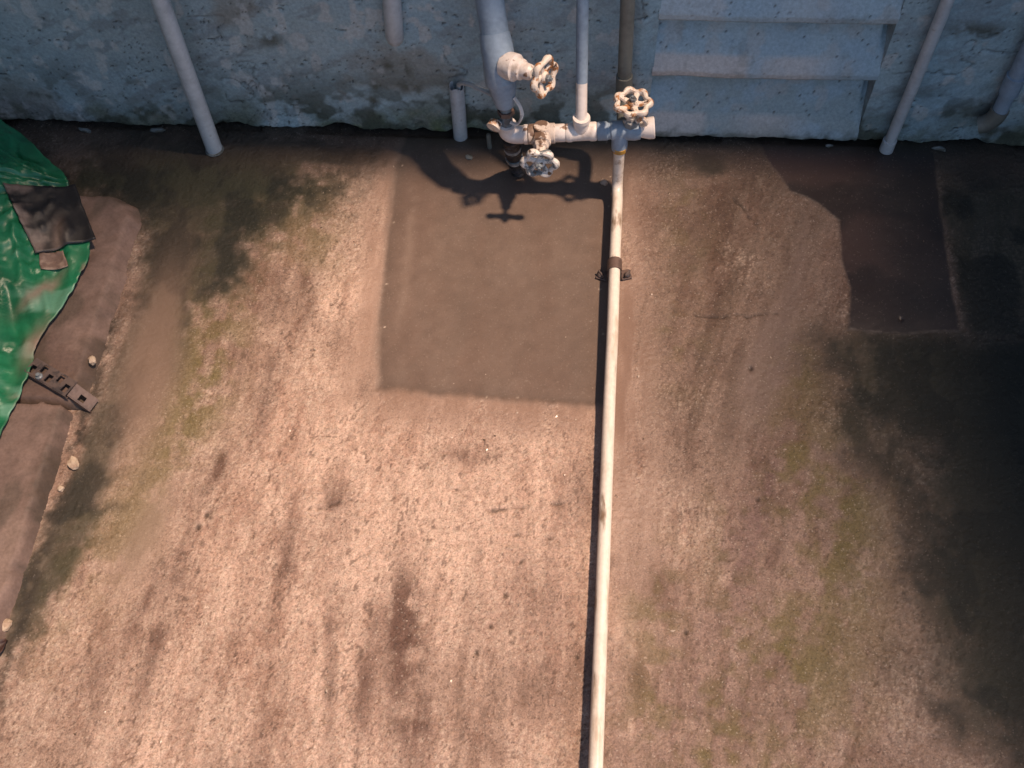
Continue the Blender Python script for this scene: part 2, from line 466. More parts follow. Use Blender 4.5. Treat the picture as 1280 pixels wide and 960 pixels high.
    c = c * (1 + (1 - smooth) * (.50 * (fg - .5) + .40 * (fg2 - .5)))[..., None]
    c = mixc(c, (.10, .062, .046), .7 * sst(.60, .70, fg2) * sst(.5, .62, fg) * (1 - smooth))
    crisp = sst(.55, .60, fbm(xs * 15 + .6 * nm, y * 4.5, 140, 6, .6)); crisp2 = sst(.56, .60, fbm(xs * 30, y * 16, 141, 5, .62))
    c = c * (1 - ((1 - smooth) * (1 - .5 * blob(x, y, -.15, .74, .22, .16)) * (.17 * crisp + .17 * crisp2))[..., None] * np.array((.88, 1.08, 1.16)))
    hair = np.exp(-(np.abs(fbm(x * 22 + 1.2 * nf, y * 22, 142, 4, .55) - .5) / .010) ** 2) * sst(.60, .68, fbm(x * 9, y * 7, 143, 3)) * (1 - smooth)
    c = mixc(c, (.09, .052, .038), .75 * hair)
    # yellow-green algae bloom
    for (cx, cy, rx, ry, an, k) in OLIVE:
        c = mixc(c, (0.13, 0.105, 0.035), k * blob(wx, wy, cx, cy, rx, ry, an) * sst(.36, .62, nm * .6 + nf * .4))
    # black-green growth, strengthened to carry the far-left corner shade
    dk = 0.0
    for (cx, cy, rx, ry, an, k) in MOSS_AND_SHADE:
        dk = np.maximum(dk, k * sst(.12, .75, blob(wx, wy, cx, cy, rx, ry, an) + .55 * (nm - .5) + .35 * (nf - .5)))
    # wet growth over the right-hand floor, with its shade put into the colour
    edge = 0.525 + 0.05 * (nb - .5) + 0.14 * (nm - .5) + .07 * (nf - .5) + .16 * sst(.55, .30, y) - .05 * sst(.9, 1.15, y) + .0
    right = sst(-.09, .20, x - edge) * sst(1.24, 1.12, y + .03 * (nm - .5))
    dk = np.maximum(dk, .92 * right)
    right2 = sst(.765, .80, x + .02 * (nf - .5)) * sst(1.08, 1.2, y)
    dk = np.maximum(dk, right2 * .8)
    c = mixc(c, (0.030, 0.032, 0.019), dk * (1 - .5 * smooth * (1 - damp)))
    c = mixc(c, (0.010, 0.012, 0.009), .9 * dk * np.maximum(sst(.40, .58, fbm(x * 16, y * 12, 97, 4)), .85 * sst(.58, .78, x + .1 * (nm - .5)) * sst(1.25, 1.1, y)))  # far right goes near black: shade deepened in the albedo
    # cement patch, its smeared rim and the damp patch
    c = mixc(c, (0.20, 0.125, 0.09), .7 * halo * sst(.3, .65, st + .1))
    pc = np.empty_like(c); pc[...] = (0.140, 0.096, 0.075)
    pc = mixc(pc, (0.16, 0.12, 0.097), .45 * sst(.4, .75, fbm(x * 14 + nm, y * 3, 98, 4)))
    pc = mixc(pc, (0.098, 0.070, 0.055), .35 * sst(.4, .75, fbm(x * 3, y * 3, 99, 4)) + .5 * np.exp(-(sdp / .022) ** 2))
    pc = mixc(pc, (0.05, 0.043, 0.035), .65 * sst(1.50, 1.68, y + .05 * (nm - .5)))  # shade at the wall foot put into the patch colour
    arc = fbm(np.hypot(x - .3, y - .75) * 60, np.arctan2(y - .75, x - .3) * 3, 101, 3)
    pc = pc * (1 + .06 * (arc - .5) + .25 * (nf - .5))[..., None]
    pc = mixc(pc, (0.20, 0.145, 0.115), .55 * np.exp(-((sdp - .045 - .02 * (nm - .5)) / .012) ** 2) * sst(.45, .65, nm) * sst(-.2, -.33, x))
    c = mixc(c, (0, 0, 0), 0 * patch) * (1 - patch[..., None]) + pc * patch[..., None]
    dc = np.empty_like(c); dc[...] = (0.052, 0.033, 0.029)
    dc = mixc(dc, (0.027, 0.019, 0.018), sst(.4, .65, fbm(x * 8, y * 8, 102, 4)))
    dc = mixc(dc, (0.020, 0.018, 0.018), .7 * sst(.60, .70, x + .06 * (nm - .5)))
    c = c * (1 - damp[..., None]) + dc * damp[..., None]
    for w_, cc in ((.8 * strip, (.19, .12, .088)), (.85 * band, (.17, .115, .085)), (.75 * band2, (.19, .135, .10)), (.6 * smear, (.14, .095, .08))):
        c = mixc(c, cc, w_ * (1 - patch) * (1 - damp))
    # darker rim against the wall, dirt along the kerb
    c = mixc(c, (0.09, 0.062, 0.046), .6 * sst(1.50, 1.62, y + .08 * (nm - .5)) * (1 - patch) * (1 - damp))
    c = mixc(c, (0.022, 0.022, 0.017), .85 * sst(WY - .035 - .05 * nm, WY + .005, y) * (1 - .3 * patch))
    c = mixc(c, (0.03, 0.024, 0.018), .85 * np.exp(-((x + .90 + .01 * (nf - .5)) / .018) ** 2) * sst(1.35, 1.2, y) * sst(.35, .6, nm * .5 + nf * .5))
    c = mixc(c, (0.03, 0.018, 0.013), .85 * ck)
    # pale sand grains on the patch
    gr, gv = cells(x * 55, y * 55, 120)
    c = mixc(c, (0.55, 0.45, 0.36), np.clip(1 - gr * 7, 0, 1) * (gv > .93) * np.exp(-((sdp - .015) / .03) ** 2))
    wet = np.clip(.55 * patch + .8 * damp + .5 * strip + .3 * halo + .7 * blob(x, y, .16, .5, .13, .3) + .35 * blob(x, y, .05, .7, .15, .3) + .45 * blob(x, y, .45, .45, .25, .25), 0, 1)
    ro = 0.52 - .20 * wet + .12 * (nm - .5) + .25 * dk
    grain = 1.0 * (1 - .72 * smooth) * (1 - .93 * dk); bk = 1.0 * (1 - .82 * smooth)
    return h, c, ro, grain, bk

CRACKS = [(-.12, .755, .02, .775, .003), (-.11, .70, -.045, .715, .0028), (-.045, .715, .02, .70, .0025), (-.46, .74, -.37, .765, .0022),
          (-.20, .80, -.15, .775, .002), (.26, 1.19, .45, 1.205, .0025), (.84, 1.16, .98, 1.19, .004), (-.53, .80, -.51, .86, .003), (.35, 1.5, .40, 1.42, .003)]
HOLES = [(-.125, .50, .0035), (-.105, .545, .003), (-.085, .60, .0025), (-.06, .66, .0025), (-.635, .70, .004), (-.625, .725, .004), (-.395, .49, .0025),
         (.355, .80, .003), (.36, 1.075, .004), (.04, .50, .0025), (-.44, .58, .002), (.22, .55, .003), (.66, 1.2, .003)]
STAINS = [(-.245, .52, .035, .12, 8, 1.1), (-.30, .44, .02, .1, 0, .6), (-.70, .56, .02, .10, -5, .6), (-.16, .86, .06, .02, 0, .5), (-.22, .40, .035, .10, 10, .8), (-.40, .74, .025, .07, 0, .75), (-.47, .62, .02, .12, 0, .6), (-.62, .82, .015, .05, -15, .9),
          (-.66, .50, .02, .2, -3, .55), (-.10, .95, .25, .05, 0, .35), (.05, .80, .05, .08, 0, .45), (-.56, .98, .02, .14, 0, .5), (.18, .62, .035, .05, 0, .8),
          (.15, .47, .03, .04, 0, .7), (-.36, .46, .015, .2, 4, .45), (-.52, 1.18, .02, .12, 0, .4), (-.03, .60, .06, .10, 10, .35), (-.75, .42, .03, .12, 0, .5), (.42, .98, .02, .10, -10, .6), (.30, 1.35, .025, .2, 0, .6), (.24, 1.2, .02, .25, 0, .5), (.17, 1.45, .03, .15, 0, .5)]
PURPLE = [(.37, .80, .045, .14, -14, .85), (.30, .66, .05, .12, -20, .7), (.44, .92, .03, .10, -20, .7), (.10, .45, .05, .12, 0, .4), (.30, .45, .1, .1, -30, .5), (.48, .52, .07, .06, -30, .5), (.22, .38, .1, .06, 0, .55)]
OLIVE = [(-.70, 1.42, .16, .10, -20, .95), (-.60, 1.50, .10, .07, 0, .9), (-.74, 1.22, .07, .18, 0, .8), (-.66, 1.08, .05, .15, 0, .5), (-.72, .86, .06, .14, -8, .8), (-.70, 1.02, .06, .14, 0, .8), (-.76, .70, .05, .12, 0, .7), (-.85, .62, .05, .16, -6, .8),
         (.17, .60, .05, .10, 0, .8), (.20, .42, .08, .08, 0, .7), (.42, .86, .07, .14, 0, .85), (.50, .74, .08, .2, -8, .9), (.45, 1.08, .05, .08, 0, .6), (.22, 1.12, .05, .1, 0, .45),
         (.30, .72, .05, .1, 0, .5), (.38, .52, .14, .12, 0, .85), (.28, .36, .16, .08, 0, .7), (.25, 1.45, .05, .15, 0, .4), (-.52, 1.35, .05, .1, 0, .5)]
MOSS_AND_SHADE = [(-.84, 1.53, .32, .14, 0, 1.0), (-.78, 1.42, .16, .10, -10, .9), (-.815, 1.26, .07, .20, 2, .92), (-.86, .80, .045, .24, -3, .8), (-.84, 1.02, .04, .20, 0, .75), (-.87, .66, .05, .16, -4, .8), (-.62, 1.60, .25, .04, 0, .9), (-.90, .58, .03, .12, -5, .8),
        (.30, 1.60, .05, .04, 0, .75), (-.84, 1.06, .02, .14, 0, .5), (.22, 1.66, .2, .03, 0, .7), (-.74, 1.30, .09, .12, 0, .85), (-.78, 1.14, .04, .12, 3, .7), (-.66, 1.44, .08, .07, 0, .7), (.60, 1.05, .07, .10, 0, .8), (.56, .95, .05, .12, 0, .6)]

gx = axis(-4.5, -1.30, 1.10, 5.5, 0.0030)
gy = axis(-4.5, 0.18, WY + 0.05, WY + 0.3, 0.0030)
X, Y = np.meshgrid(gx, gy)
h, c, ro, grain, bk = floor_fields(X, Y)
me = grid_mesh("floor", np.stack([X, Y, h], -1))
set_fields(me, c.reshape(-1, 3), ro.ravel(), grain.ravel(), bk.ravel())
me.materials.append(M['floor'])
floor = bpy.data.objects.new("floor", me); COL.objects.link(floor)
tag(floor, kind="structure")

def fz(x, y):
    return float(floor_fields(np.array([float(x)]), np.array([float(y)]), False)[0])

# ------------------------------------------------------------------ the plastered wall with its louvred vent
LX0, LX1, LZ0 = 0.165, 0.622, 0.0
def wall_fields(x, z):
    nb = fbm(x * 3, z * 3, 201, 3); nm = fbm(x * 11, z * 11, 202, 4); nf = fbm(x * 50, z * 50, 203, 3)
    tr = fbm((x + .6 * z) * 12, (z - .5 * x) * 34, 204, 4, .55)              # trowel marks
    d1, v1 = cells(x * 42 + 2 * nf, z * 42, 210); pit = np.clip(1 - d1 * (2.4 + 3 * v1), 0, 1) * (v1 > .80)
    d2, v2 = cells(x * 100, z * 100, 211); pit2 = np.clip(1 - d2 * 2.6, 0, 1) * (v2 > .86)
    foot = sst(.075, .0, z + .05 * (nm - .5))
    rough = 1 + 1.3 * foot
    out = 0.014 * (nb - .5) + 0.004 * (nm - .5) + 0.0028 * rough * (tr - .5) + 0.0022 * rough * (nf - .5) - 0.005 * pit - .002 * pit2
    out = out + 0.007 * foot * sst(.35, .6, fbm(x * 9, z * 5, 206, 3))
    # cracks
    ridge = np.abs(fbm(x * 6 + .8 * nm, z * 6, 207, 4) - .5); crk = np.exp(-(ridge / .006) ** 2) * sst(.5, .62, fbm(x * 4, z * 4, 208, 2))
    out = out - .003 * crk
    # the rib of render between the pipes and the vent
    out = out + .010 * np.exp(-((x - .135) / .02) ** 2) * sst(.02, .1, z)
    c = np.empty(np.shape(x) + (3,)); c[...] = (0.31, 0.415, 0.455)
    c = mixc(c, (0.26, 0.37, 0.43), sst(.4, .65, nb))
    c = mixc(c, (0.36, 0.44, 0.46), .6 * sst(.5, .7, fbm(x * 7, z * 9, 220, 4)))
    c = mixc(c, (0.20, 0.24, 0.26), .5 * sst(.54, .70, tr) + .35 * sst(-.2, -.8, x))
    c = mixc(c, (0.22, 0.215, 0.19), .7 * sst(.55, .7, fbm(x * 6 + 1, z * 6, 221, 4)) * sst(.0, -.25, x))
    c = mixc(c, (0.46, 0.48, 0.48), .6 * sst(.63, .72, fbm(x * 30, z * 22, 222, 3)))
    mould = sst(.13, .01, z + .10 * (nm - .5)) * sst(.35, .62, fbm(x * 8, z * 8, 223, 4) + .15 * foot)
    c = mixc(c, (0.085, 0.095, 0.055), .85 * mould)
    c = mixc(c, (0.10, 0.13, 0.04), .7 * foot * sst(.5, .68, fbm(x * 14, z * 14, 224, 3)) * blob(x, z, -.36, .02, .22, .06))
    c = mixc(c, (0.05, 0.058, 0.042), .85 * sst(.53, .66, fbm(x * 20, z * 20, 225, 4)) * sst(.24, .02, z))
    c = mixc(c, (0.035, 0.038, 0.035), .9 * sst(.25, .7, pit) + .8 * sst(.3, .7, pit2) * sst(.45, .6, nm) + .6 * crk)
    for (cx, cz, rx, rz) in ((-.385, .19, .012, .018), (-.35, .175, .014, .022), (-.35, .13, .03, .02), (-.42, .13, .012, .012), (-.43, .09, .015, .012), (-.44, .16, .01, .01), (.78, .31, .06, .02), (-.62, .25, .03, .02)):
        c = mixc(c, (0.07, 0.072, 0.05), .8 * blob(x + .012 * (nf - .5), z + .02 * (nf - .5), cx, cz, rx, rz) * sst(.3, .5, nf))
    return out, c, mould, foot

wxs = axis(-4.5, -1.30, 1.10, 5.0, 0.0032)
wxs = np.sort(np.concatenate([wxs[np.abs(wxs - LX0) > .0017], [LX0]])); wxs = np.sort(np.concatenate([wxs[np.abs(wxs - LX1) > .0017], [LX1]]))
wzs = axis(0.0, 0.0, 0.50, 2.6, 0.0032)
WX, WZ = np.meshgrid(wxs, wzs)
out, c, mould, foot = wall_fields(WX, WZ)
low = -.003 + .011 * sst(.45, .80, fbm(WX * 8, WX * 0 + 3, 230, 4)) + .009 * (fbm(WX * 60, WX * 0 + 5, 231, 3) - .4)
zz = np.where(WZ < .06, low + (WZ / .06) * (.06 - low), WZ)
edge = sst(.02, .0, np.minimum(np.abs(WX - LX0), np.abs(WX - LX1))) * (WZ < 1.5)
out = out * (1 - .6 * edge)
curl = sst(.010, .0, zz - low)                       # the broken lower edge turns in
yy = WY - out + .012 * curl ** 2
me = grid_mesh("wall_face", np.stack([WX, yy, zz], -1),
               keep=~(((WX[:-1, :-1] + WX[1:, 1:]) / 2 > LX0) & ((WX[:-1, :-1] + WX[1:, 1:]) / 2 < LX1) & (WZ[:-1, :-1] < 1.5)))
set_fields(me, c.reshape(-1, 3), .75 + .1 * mould.ravel(), .55 + .5 * foot.ravel(), .7 + .5 * foot.ravel())
me.materials.append(M['wall'])
wall = thing("plaster_wall", "pale blue rough plastered wall with louvred vent running along the back of the floor", "wall", (0, WY, 0))
wf = bpy.data.objects.new("wall_face", me); COL.objects.link(wf); wf.parent = wall; wf.location = (0, -WY, 0)

def field_slab(name, P, parent, fieldfn, mat, keep=None):
    me = grid_mesh(name, P, keep)
    o_ = np.array(parent_world(parent)) if parent else np.zeros(3)
    co = np.empty(len(me.vertices) * 3, np.float32); me.vertices.foreach_get("co", co); co = co.reshape(-1, 3) - o_
    me.vertices.foreach_set("co", co.astype(np.float32).ravel())
    set_fields(me, *fieldfn); me.materials.append(mat); me.update()
    o = bpy.data.objects.new(name, me); COL.objects.link(o)
    if parent: o.parent = parent
    return o

# masonry core behind the render, seen through the broken foot of the wall
b = MB(); b.box((LX0 - 2.4, WY + .125, 1.25), (4.8, .15, 2.6)); b.box((LX1 + 2.2, WY + .125, 1.25), (4.4, .15, 2.6)); b.box(((LX0 + LX1) / 2, WY + .16, 1.25), (LX1 - LX0 + .01, .08, 2.6))
b.build("masonry_core", M['dull'], wall, smooth=False)
# reveals of the vent
for sx, xx in ((1, LX0), (-1, LX1)):
    us = np.linspace(0, 1, 20); vs = np.arange(0, 1.5, .005)
    U, Vv = np.meshgrid(us, vs)
    o_, c_, _, _ = wall_fields(np.full(U.shape, xx), np.maximum(Vv, .02))
    o_ = o_ * .4
    P = np.stack([xx + .004 * (fbm(U * 4, Vv * 40, 240, 3) - .5) * sst(0, .2, U), WY - o_ + U * (.075 + o_), Vv], -1)
    if sx < 0: P = P[:, ::-1]; c_ = c_[:, ::-1]
    field_slab("reveal", P, wall, (c_.reshape(-1, 3), np.full(U.size, .8), np.full(U.size, .5), np.full(U.size, .6)), M['wall'])

def slat(z0, z1, k):
    """one sloping concrete louvre blade: top set back, lip proud"""
    xs = np.arange(LX0 - .002, LX1 + .004, .004)
    prof = []
    dep = .050
    for t in np.linspace(0, 1, 36): prof.append((dep * (1 - t) - .004, z1 - (z1 - z0) * t, t))
    for t in np.linspace(.15, 1, 5): prof.append((-.004 + .002 * t, z0 - .013 * t, 1.0))
    for t in np.linspace(.2, 1, 8): prof.append((-.002 + t * .05, z0 - .013 + .006 * t, 1.0 - t))
    prof = np.array(prof)
    Xs, I = np.meshgrid(xs, np.arange(len(prof)))
    dy = prof[I, 0]; z = prof[I, 1].copy(); t = prof[I, 2]
    n1 = fbm(Xs * 14, z * 14, 300 + k, 4); n2 = fbm(Xs * 70, z * 70, 320 + k, 3)
    d, v = cells(Xs * 60, z * 60, 330 + k); pit = np.clip(1 - d * (3 + 2 * v), 0, 1) * (v > .80)
    rr = 2.0 if k == 0 else 1.0
    dy = dy - .004 * rr * (n1 - .5) - .0018 * rr * (n2 - .5) + .004 * pit
    wob = .006 * (fbm(Xs * 9, Xs * 0 + k, 340, 3) - .5)
    z = z + wob * t
    dy = dy + .022 * sst(.014, .004, LX1 - Xs) * sst(.75, .25, t) * (t > 0)
    c = np.empty(Xs.shape + (3,)); c[...] = (0.34, 0.455, 0.52) if k else (0.29, 0.375, 0.405)
    c = mixc(c, (0.31, 0.425, 0.50), sst(.4, .6, n1))
    c = mixc(c, (0.40, 0.42, 0.42), .5 * sst(.6, .72, fbm(Xs * 25, z * 25, 350 + k, 3)))
    c = mixc(c, (0.04, 0.042, 0.04), .9 * sst(.2, .6, pit))
    # sunlit bands along the lips, painted in as a paler tone
    lit_lip = sst(.70, .80, t + .03 * (n2 - .5)) * (t > 0) * np.clip(sst(.30, .24, (Xs - LX0) / .46 - (.14 if k == 1 else 0)) + .75 * np.exp(-(((Xs - LX0) / .46 - (.62 if k else .55)) / .16) ** 2), 0, 1)
    if k < 3: c = mixc(c, (0.52, 0.50, 0.485), .8 * lit_lip * (k < 2) + .35 * lit_lip)
    if k == 0:
        ft = sst(.07, .0, z + .05 * (n1 - .5))
        c = mixc(c, (0.30, 0.30, 0.26), .5 * ft); c = mixc(c, (0.07, 0.075, 0.05), .8 * sst(.04, 0, z + .04 * (n2 - .5)) * sst(.4, .6, n1 + .1))
        dy = dy - .010 * ft * n1
        z = np.where(z < .02, np.maximum(z, .002 + .018 * fbm(Xs * 30, Xs * 0, 360, 3)), z)
    else:
        c = mixc(c, (0.16, 0.17, 0.15), .3 * sst(.56, .70, fbm(Xs * 18, z * 10, 370 + k, 4)) * (n2 > .45))
    P = np.stack([Xs, WY + dy, z], -1)[::-1]
    cf = c[::-1].reshape(-1, 3)
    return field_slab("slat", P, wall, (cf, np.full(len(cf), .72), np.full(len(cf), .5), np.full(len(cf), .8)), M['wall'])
zz0 = [0.012, 0.180, 0.322]
tops = [0.180, 0.322, 0.468]
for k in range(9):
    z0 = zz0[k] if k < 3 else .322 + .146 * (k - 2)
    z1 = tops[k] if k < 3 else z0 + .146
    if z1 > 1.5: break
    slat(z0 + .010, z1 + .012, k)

# ------------------------------------------------------------------ unseen shade casters added outside the frame: overhang and side walls
EZ = 2.45
ex, ey = SUN_TX * EZ, SUN_TY * EZ
SHADE_EAVE = [(3.5, 2.2), (3.5, 1.59), (-0.10, 1.59), (-0.16, 1.56), (-0.42, 1.56), (-4.4, 1.50), (-4.4, 2.2)]  # added overhang, its edge notched to deepen shade beside the riser
b = MB(); n_ = len(SHADE_EAVE)
b.add([(px + ex, py + ey, z_) for z_ in (EZ, EZ + .1) for px, py in SHADE_EAVE], [tuple(range(n_)), tuple(range(2 * n_ - 1, n_ - 1, -1))] + [(k, (k + 1) % n_, n_ + (k + 1) % n_, n_ + k) for k in range(n_)])
tag(b.build("shade_eave", M['dull'], None, False), kind="structure")
for nm_, c_, s_ in (("shade_wall_left", (-1.56, -.4, 1.6), (.12, 4.0, 3.2)), ("wall_upper", (.5, WY + .4, 3.2), (9.7, .2, 1.4))):  # left one is unseen, added to block sky from that corner
    b = MB(); b.box(c_, s_); tag(b.build(nm_, M['dull'], None, False), kind="structure")
def high_slab(name, poly, z0):
    b = MB(); n_ = len(poly); qx, qy = SUN_TX * z0, SUN_TY * z0
    b.add([(px + qx, py + qy, z_) for z_ in (z0, z0 + .15) for px, py in poly], [tuple(range(n_)), tuple(range(2 * n_ - 1, n_ - 1, -1))] + [(k, (k + 1) % n_, n_ + (k + 1) % n_, n_ + k) for k in range(n_)])
    tag(b.build(name, M['dull'], None, False), kind="structure")
# an unseen ring of slabs added high above: its edges throw the wide soft shade around the lit floor
TZ = 14.0
IN = [(0.49, 1.76), (0.50, 0.74), (0.74, 0.40), (1.0, -0.9), (-1.20, -0.9), (-1.20, 0.95), (-0.80, 1.38), (-0.46, 1.76)]
OUT = [(2.6, 3.6), (2.6, 0.74), (2.6, 0.40), (2.6, -2.6), (-2.9, -2.6), (-2.9, 0.95), (-2.9, 3.6), (-0.46, 3.6)]
for k in range(len(IN)):
    k2 = (k + 1) % len(IN)
    high_slab("shade_slab", [IN[k], OUT[k], OUT[k2], IN[k2]], TZ)
b = MB(); b.box((1.42, .9, .50), (.15, 1.7, 1.0)); tag(b.build("shade_wall_right", M['dull'], None, False), kind="structure")  # unseen, added to block sky from the right
b = MB(); b.box((-.90, 1.0, 2.05), (1.18, 1.6, .06)); tag(b.build("sky_blocker_left", M['dull'], None, False), kind="structure")  # unseen sheet added to block sky over the left corner

# ------------------------------------------------------------------ handwheel and valves
def frame_of(a):
    a = V(a); a = a / np.linalg.norm(a)
    r = V((0, 0, 1)) if abs(a[2]) < .9 else V((0, 1, 0))
    u = np.cross(r, a); u /= np.linalg.norm(u); return u, np.cross(a, u), a

def handwheel(parent, ctr, ax, R, mat, lobes=6, spokes=5, ph=0.0, rim=.0058):
    u, w, a = frame_of(ax); ctr = V(ctr); b = MB()
    n = 72; pts = []; rad = []
    for i in range(n):
        t = 2 * math.pi * i / n
        r = R * (1 + .075 * math.cos(lobes * t + ph)) - rim
        pts.append(ctr + u * (r * math.cos(t)) + w * (r * math.sin(t))); rad.append(rim * (1 + .18 * math.cos(lobes * t + ph)))
    b.tube(pts, rad, 10, closed=True, squash=(a, 1.15))
    for s in range(spokes):
        t = 2 * math.pi * s / spokes + ph
        d = u * math.cos(t) + w * math.sin(t)
        b.tube([ctr + d * .006 - a * .004, ctr + d * R * .5 - a * .003, ctr + d * (R - rim * 1.3)], [.0075, .0056, .0068], 8, squash=(a, .75))
    b.rod(ctr - a * .010, ctr + a * .006, [(0, .009), (.1, .0115), (.75, .0115), (1, .009)], 14)
    o = b.build("handwheel", mat, parent)
    nb = MB(); nb.rod(ctr + a * .0055, ctr + a * .013, [(0, .0072), (.8, .0072), (1, .006)], 6); nb.rod(ctr + a * .013, ctr + a * .017, [(0, .0035), (1, .003)], 8)
    return o, nb

def gate_valve(parent, body_pts, body_r, base, ax, stem_len, R, mbody, mbon, mwheel, lobes, ph, bon=1.0):
    """valve part with bonnet, stem and handwheel as its own pieces"""
    b = MB()
    for (p, q, prof) in body_pts: b.rod(p, q, prof, 22)
    gv = b.build("gate_valve", mbody, parent)
    u, w, a = frame_of(ax); base = V(base)
    bn = MB(); L_ = stem_len
    bn.rod(base, base + a * L_ * .72, [(0, .019 * bon), (.18, .0205 * bon), (.40, .0205 * bon), (.44, .0165 * bon), (.62, .0155 * bon), (.66, .0125 * bon), (.9, .0115 * bon), (1, .0085 * bon)], 8 if bon <= 1 else 24)
    bn.build("bonnet", mbon, gv, sharp=25)
    st = MB(); st.rod(base + a * L_ * .68, base + a * (L_ + .004), [(0, .0048), (1, .0045)], 10); st.build("stem", M['greymetal'], gv)
    o, nb = handwheel(gv, base + a * L_, a, R, mwheel, lobes, 5, ph)
    nb.build("nut", M['greymetal'], gv, sharp=20)
    return gv

# ------------------------------------------------------------------ the thick riser with its own valve
rt = thing("riser_pipe", "thick pale blue painted riser pipe with a side-facing white handwheel valve", "pipe", (-.131, 1.515, .20))
b = MB(); b.tube([(-.178, 1.625, 1.9), (-.172, 1.622, .60), (-.160, 1.602, .42), (-.1455, 1.556, .345)], .0270, 28); b.build("pipe", M['pvc_blue'], rt)
b = MB(); b.tube([(-.1500, 1.570, .366), (-.1460, 1.557, .346), (-.144, 1.552, .338), (-.1365, 1.528, .285), (-.135, 1.527, .282)], [.0290, .031, .031, .032, .0285], 28); b.build("coupling", M['pvc_blue'], rt)
gate_valve(rt, [((-.1375, 1.530, .300), (-.131, 1.520, .232), [(0, .0285), (.25, .029), (.55, .026), (1, .0185)])], .03, (-.130, 1.530, .326), (.82, -.50, .15), .092, .0375,
           M['pvc_blue'], M['pvc_bare'], M['rustwheel'], 6, .4, bon=1.28)
b = MB(); b.tube([(-.131, 1.520, .234), (-.1295, 1.516, .215), (-.129, 1.514, .196), (-.1285, 1.512, .185)], [.0125, .0115, .013, .013], 18); b.build("union", M['greymetal'], rt)
b = MB(); b.tube([(-.1297, 1.517, .222), (-.1293, 1.5165, .212)], .017, 6); b.build("hex_nut", M['mud'], rt)
# strap curling from the riser
b = MB(); b.tube(spline([(-.112, 1.510, .262), (-.100, 1.502, .245), (-.097, 1.498, .225), (-.106, 1.497, .205), (-.120, 1.503, .203)], 6), .0042, 8, squash=((0, 0, 1), .6)); b.build("tie_strap", M['pvc_bare'], rt)

# ------------------------------------------------------------------ the horizontal manifold
MY = 1.512
def mz(x): return .158 + (x + .125) * .095
mt_ = thing("pipe_manifold", "white horizontal pipe run with elbow, tee and two handwheel valves above the floor", "pipe", (0.02, MY, mz(.02)))
b = MB(); el = [(-.1285, MY, .190), (-.1285, MY, mz(-.128) + .022)] + list(bez((-.1285, MY, mz(-.128) + .020), (-.1285, MY, mz(-.128)), (-.105, MY, mz(-.105)), 9))[1:] + [(-.088, MY, mz(-.088))]
b.tube(el, [.0195] + [.0182] * (len(el) - 2) + [.0182], 24); b.tube([(-.0935, MY, mz(-.0935)), (-.086, MY, mz(-.086))], .0200, 24); b.build("elbow", M['pvc_bare'], mt_)
b = MB(); b.rod((-.095, MY, mz(-.095)), (.120, MY, mz(.120)), [(0, .0150), (1, .0150)], 24); b.build("pipe", M['pvc_bare'], mt_)
b = MB(); b.rod((-.034, MY, mz(-.034)), (-.010, MY, mz(-.010)), [(0, .0172), (.1, .0182), (.85, .0182), (1, .0172)], 24); b.build("coupling", M['pvc_bare'], mt_)
b = MB(); b.rod((-.0095, MY, mz(-.0095)), (.052, MY, mz(.052)), [(0, .0180), (.06, .0192), (.18, .0192), (.22, .0178), (.75, .0178), (.8, .0192), (.95, .0192), (1, .0178)], 24)
b.rod((.0205, MY, mz(.02)), (.0200, MY, mz(.02) + .040), [(0, .0160), (.75, .0160), (.8, .0178), (1, .0172)], 24); b.build("tee", M['pvc_bare'], mt_)
b = MB(); b.rod((.053, MY, mz(.053)), (.118, MY, mz(.118)), [(0, .0178), (.03, .0190), (.30, .0190), (.33, .0172), (.40, .0172), (.44, .0196), (.9, .0196), (1, .018)], 24)
b.rod((.098, MY - .004, mz(.098)), (.099, MY - .012, mz(.098) - .040), [(0, .0165), (.8, .0165), (1, .0155)], 22); b.build("painted_tee", M['pvc_blue'], mt_)
b = MB(); b.rod((.114, MY, mz(.114)), (.166, MY + .002, mz(.166) + .001), [(0, .0165), (.35, .0160), (.55, .0185), (.75, .0215), (.96, .0220), (1, .0205)], 24); b.build("end_cap", M['pvc_bare'], mt_)
# front valve: stem points at the viewer
gx0 = -.058
gate_valve(mt_, [((gx0 - .027, MY, mz(gx0 - .027)), (gx0 + .027, MY, mz(gx0 + .027)), [(0, .0185), (.03, .0205), (.22, .0205), (.27, .0190), (.36, .0225), (.64, .0225), (.73, .0190), (.78, .0205), (.97, .0205), (1, .0185)]),
                ((gx0, MY, mz(gx0) + .022), (gx0, MY - .002, mz(gx0) - .008), [(0, .0165), (.3, .019), (1, .019)])], .02,
           (gx0, MY - .010, mz(gx0) + .004), (-.02, -.99, -.02), .072, .0365, M['bronze'], M['bronze'], M['wheel2'], 6, .2, bon=.95)
# right valve: stem straight up
gx1 = .117
gate_valve(mt_, [((gx1 - .012, MY, mz(gx1)), (gx1 + .022, MY, mz(gx1)), [(0, .0185), (.3, .0210), (.7, .0210), (1, .0185)])], .02,
           (gx1 + .001, MY, mz(gx1) + .012), (-.01, -.03, 1.0), .062, .0370, M['pvc_blue'], M['greymetal'], M['rustwheel'], 7, .0, bon=.8)
b = MB(); b.tube(spline([(.138, MY - .006, mz(.13) + .018), (.146, MY - .016, .215), (.138, MY - .020, .232), (.128, MY - .018, .222)], 5), .0048, 8); b.build("bracket", M['rustwheel'], mt_)
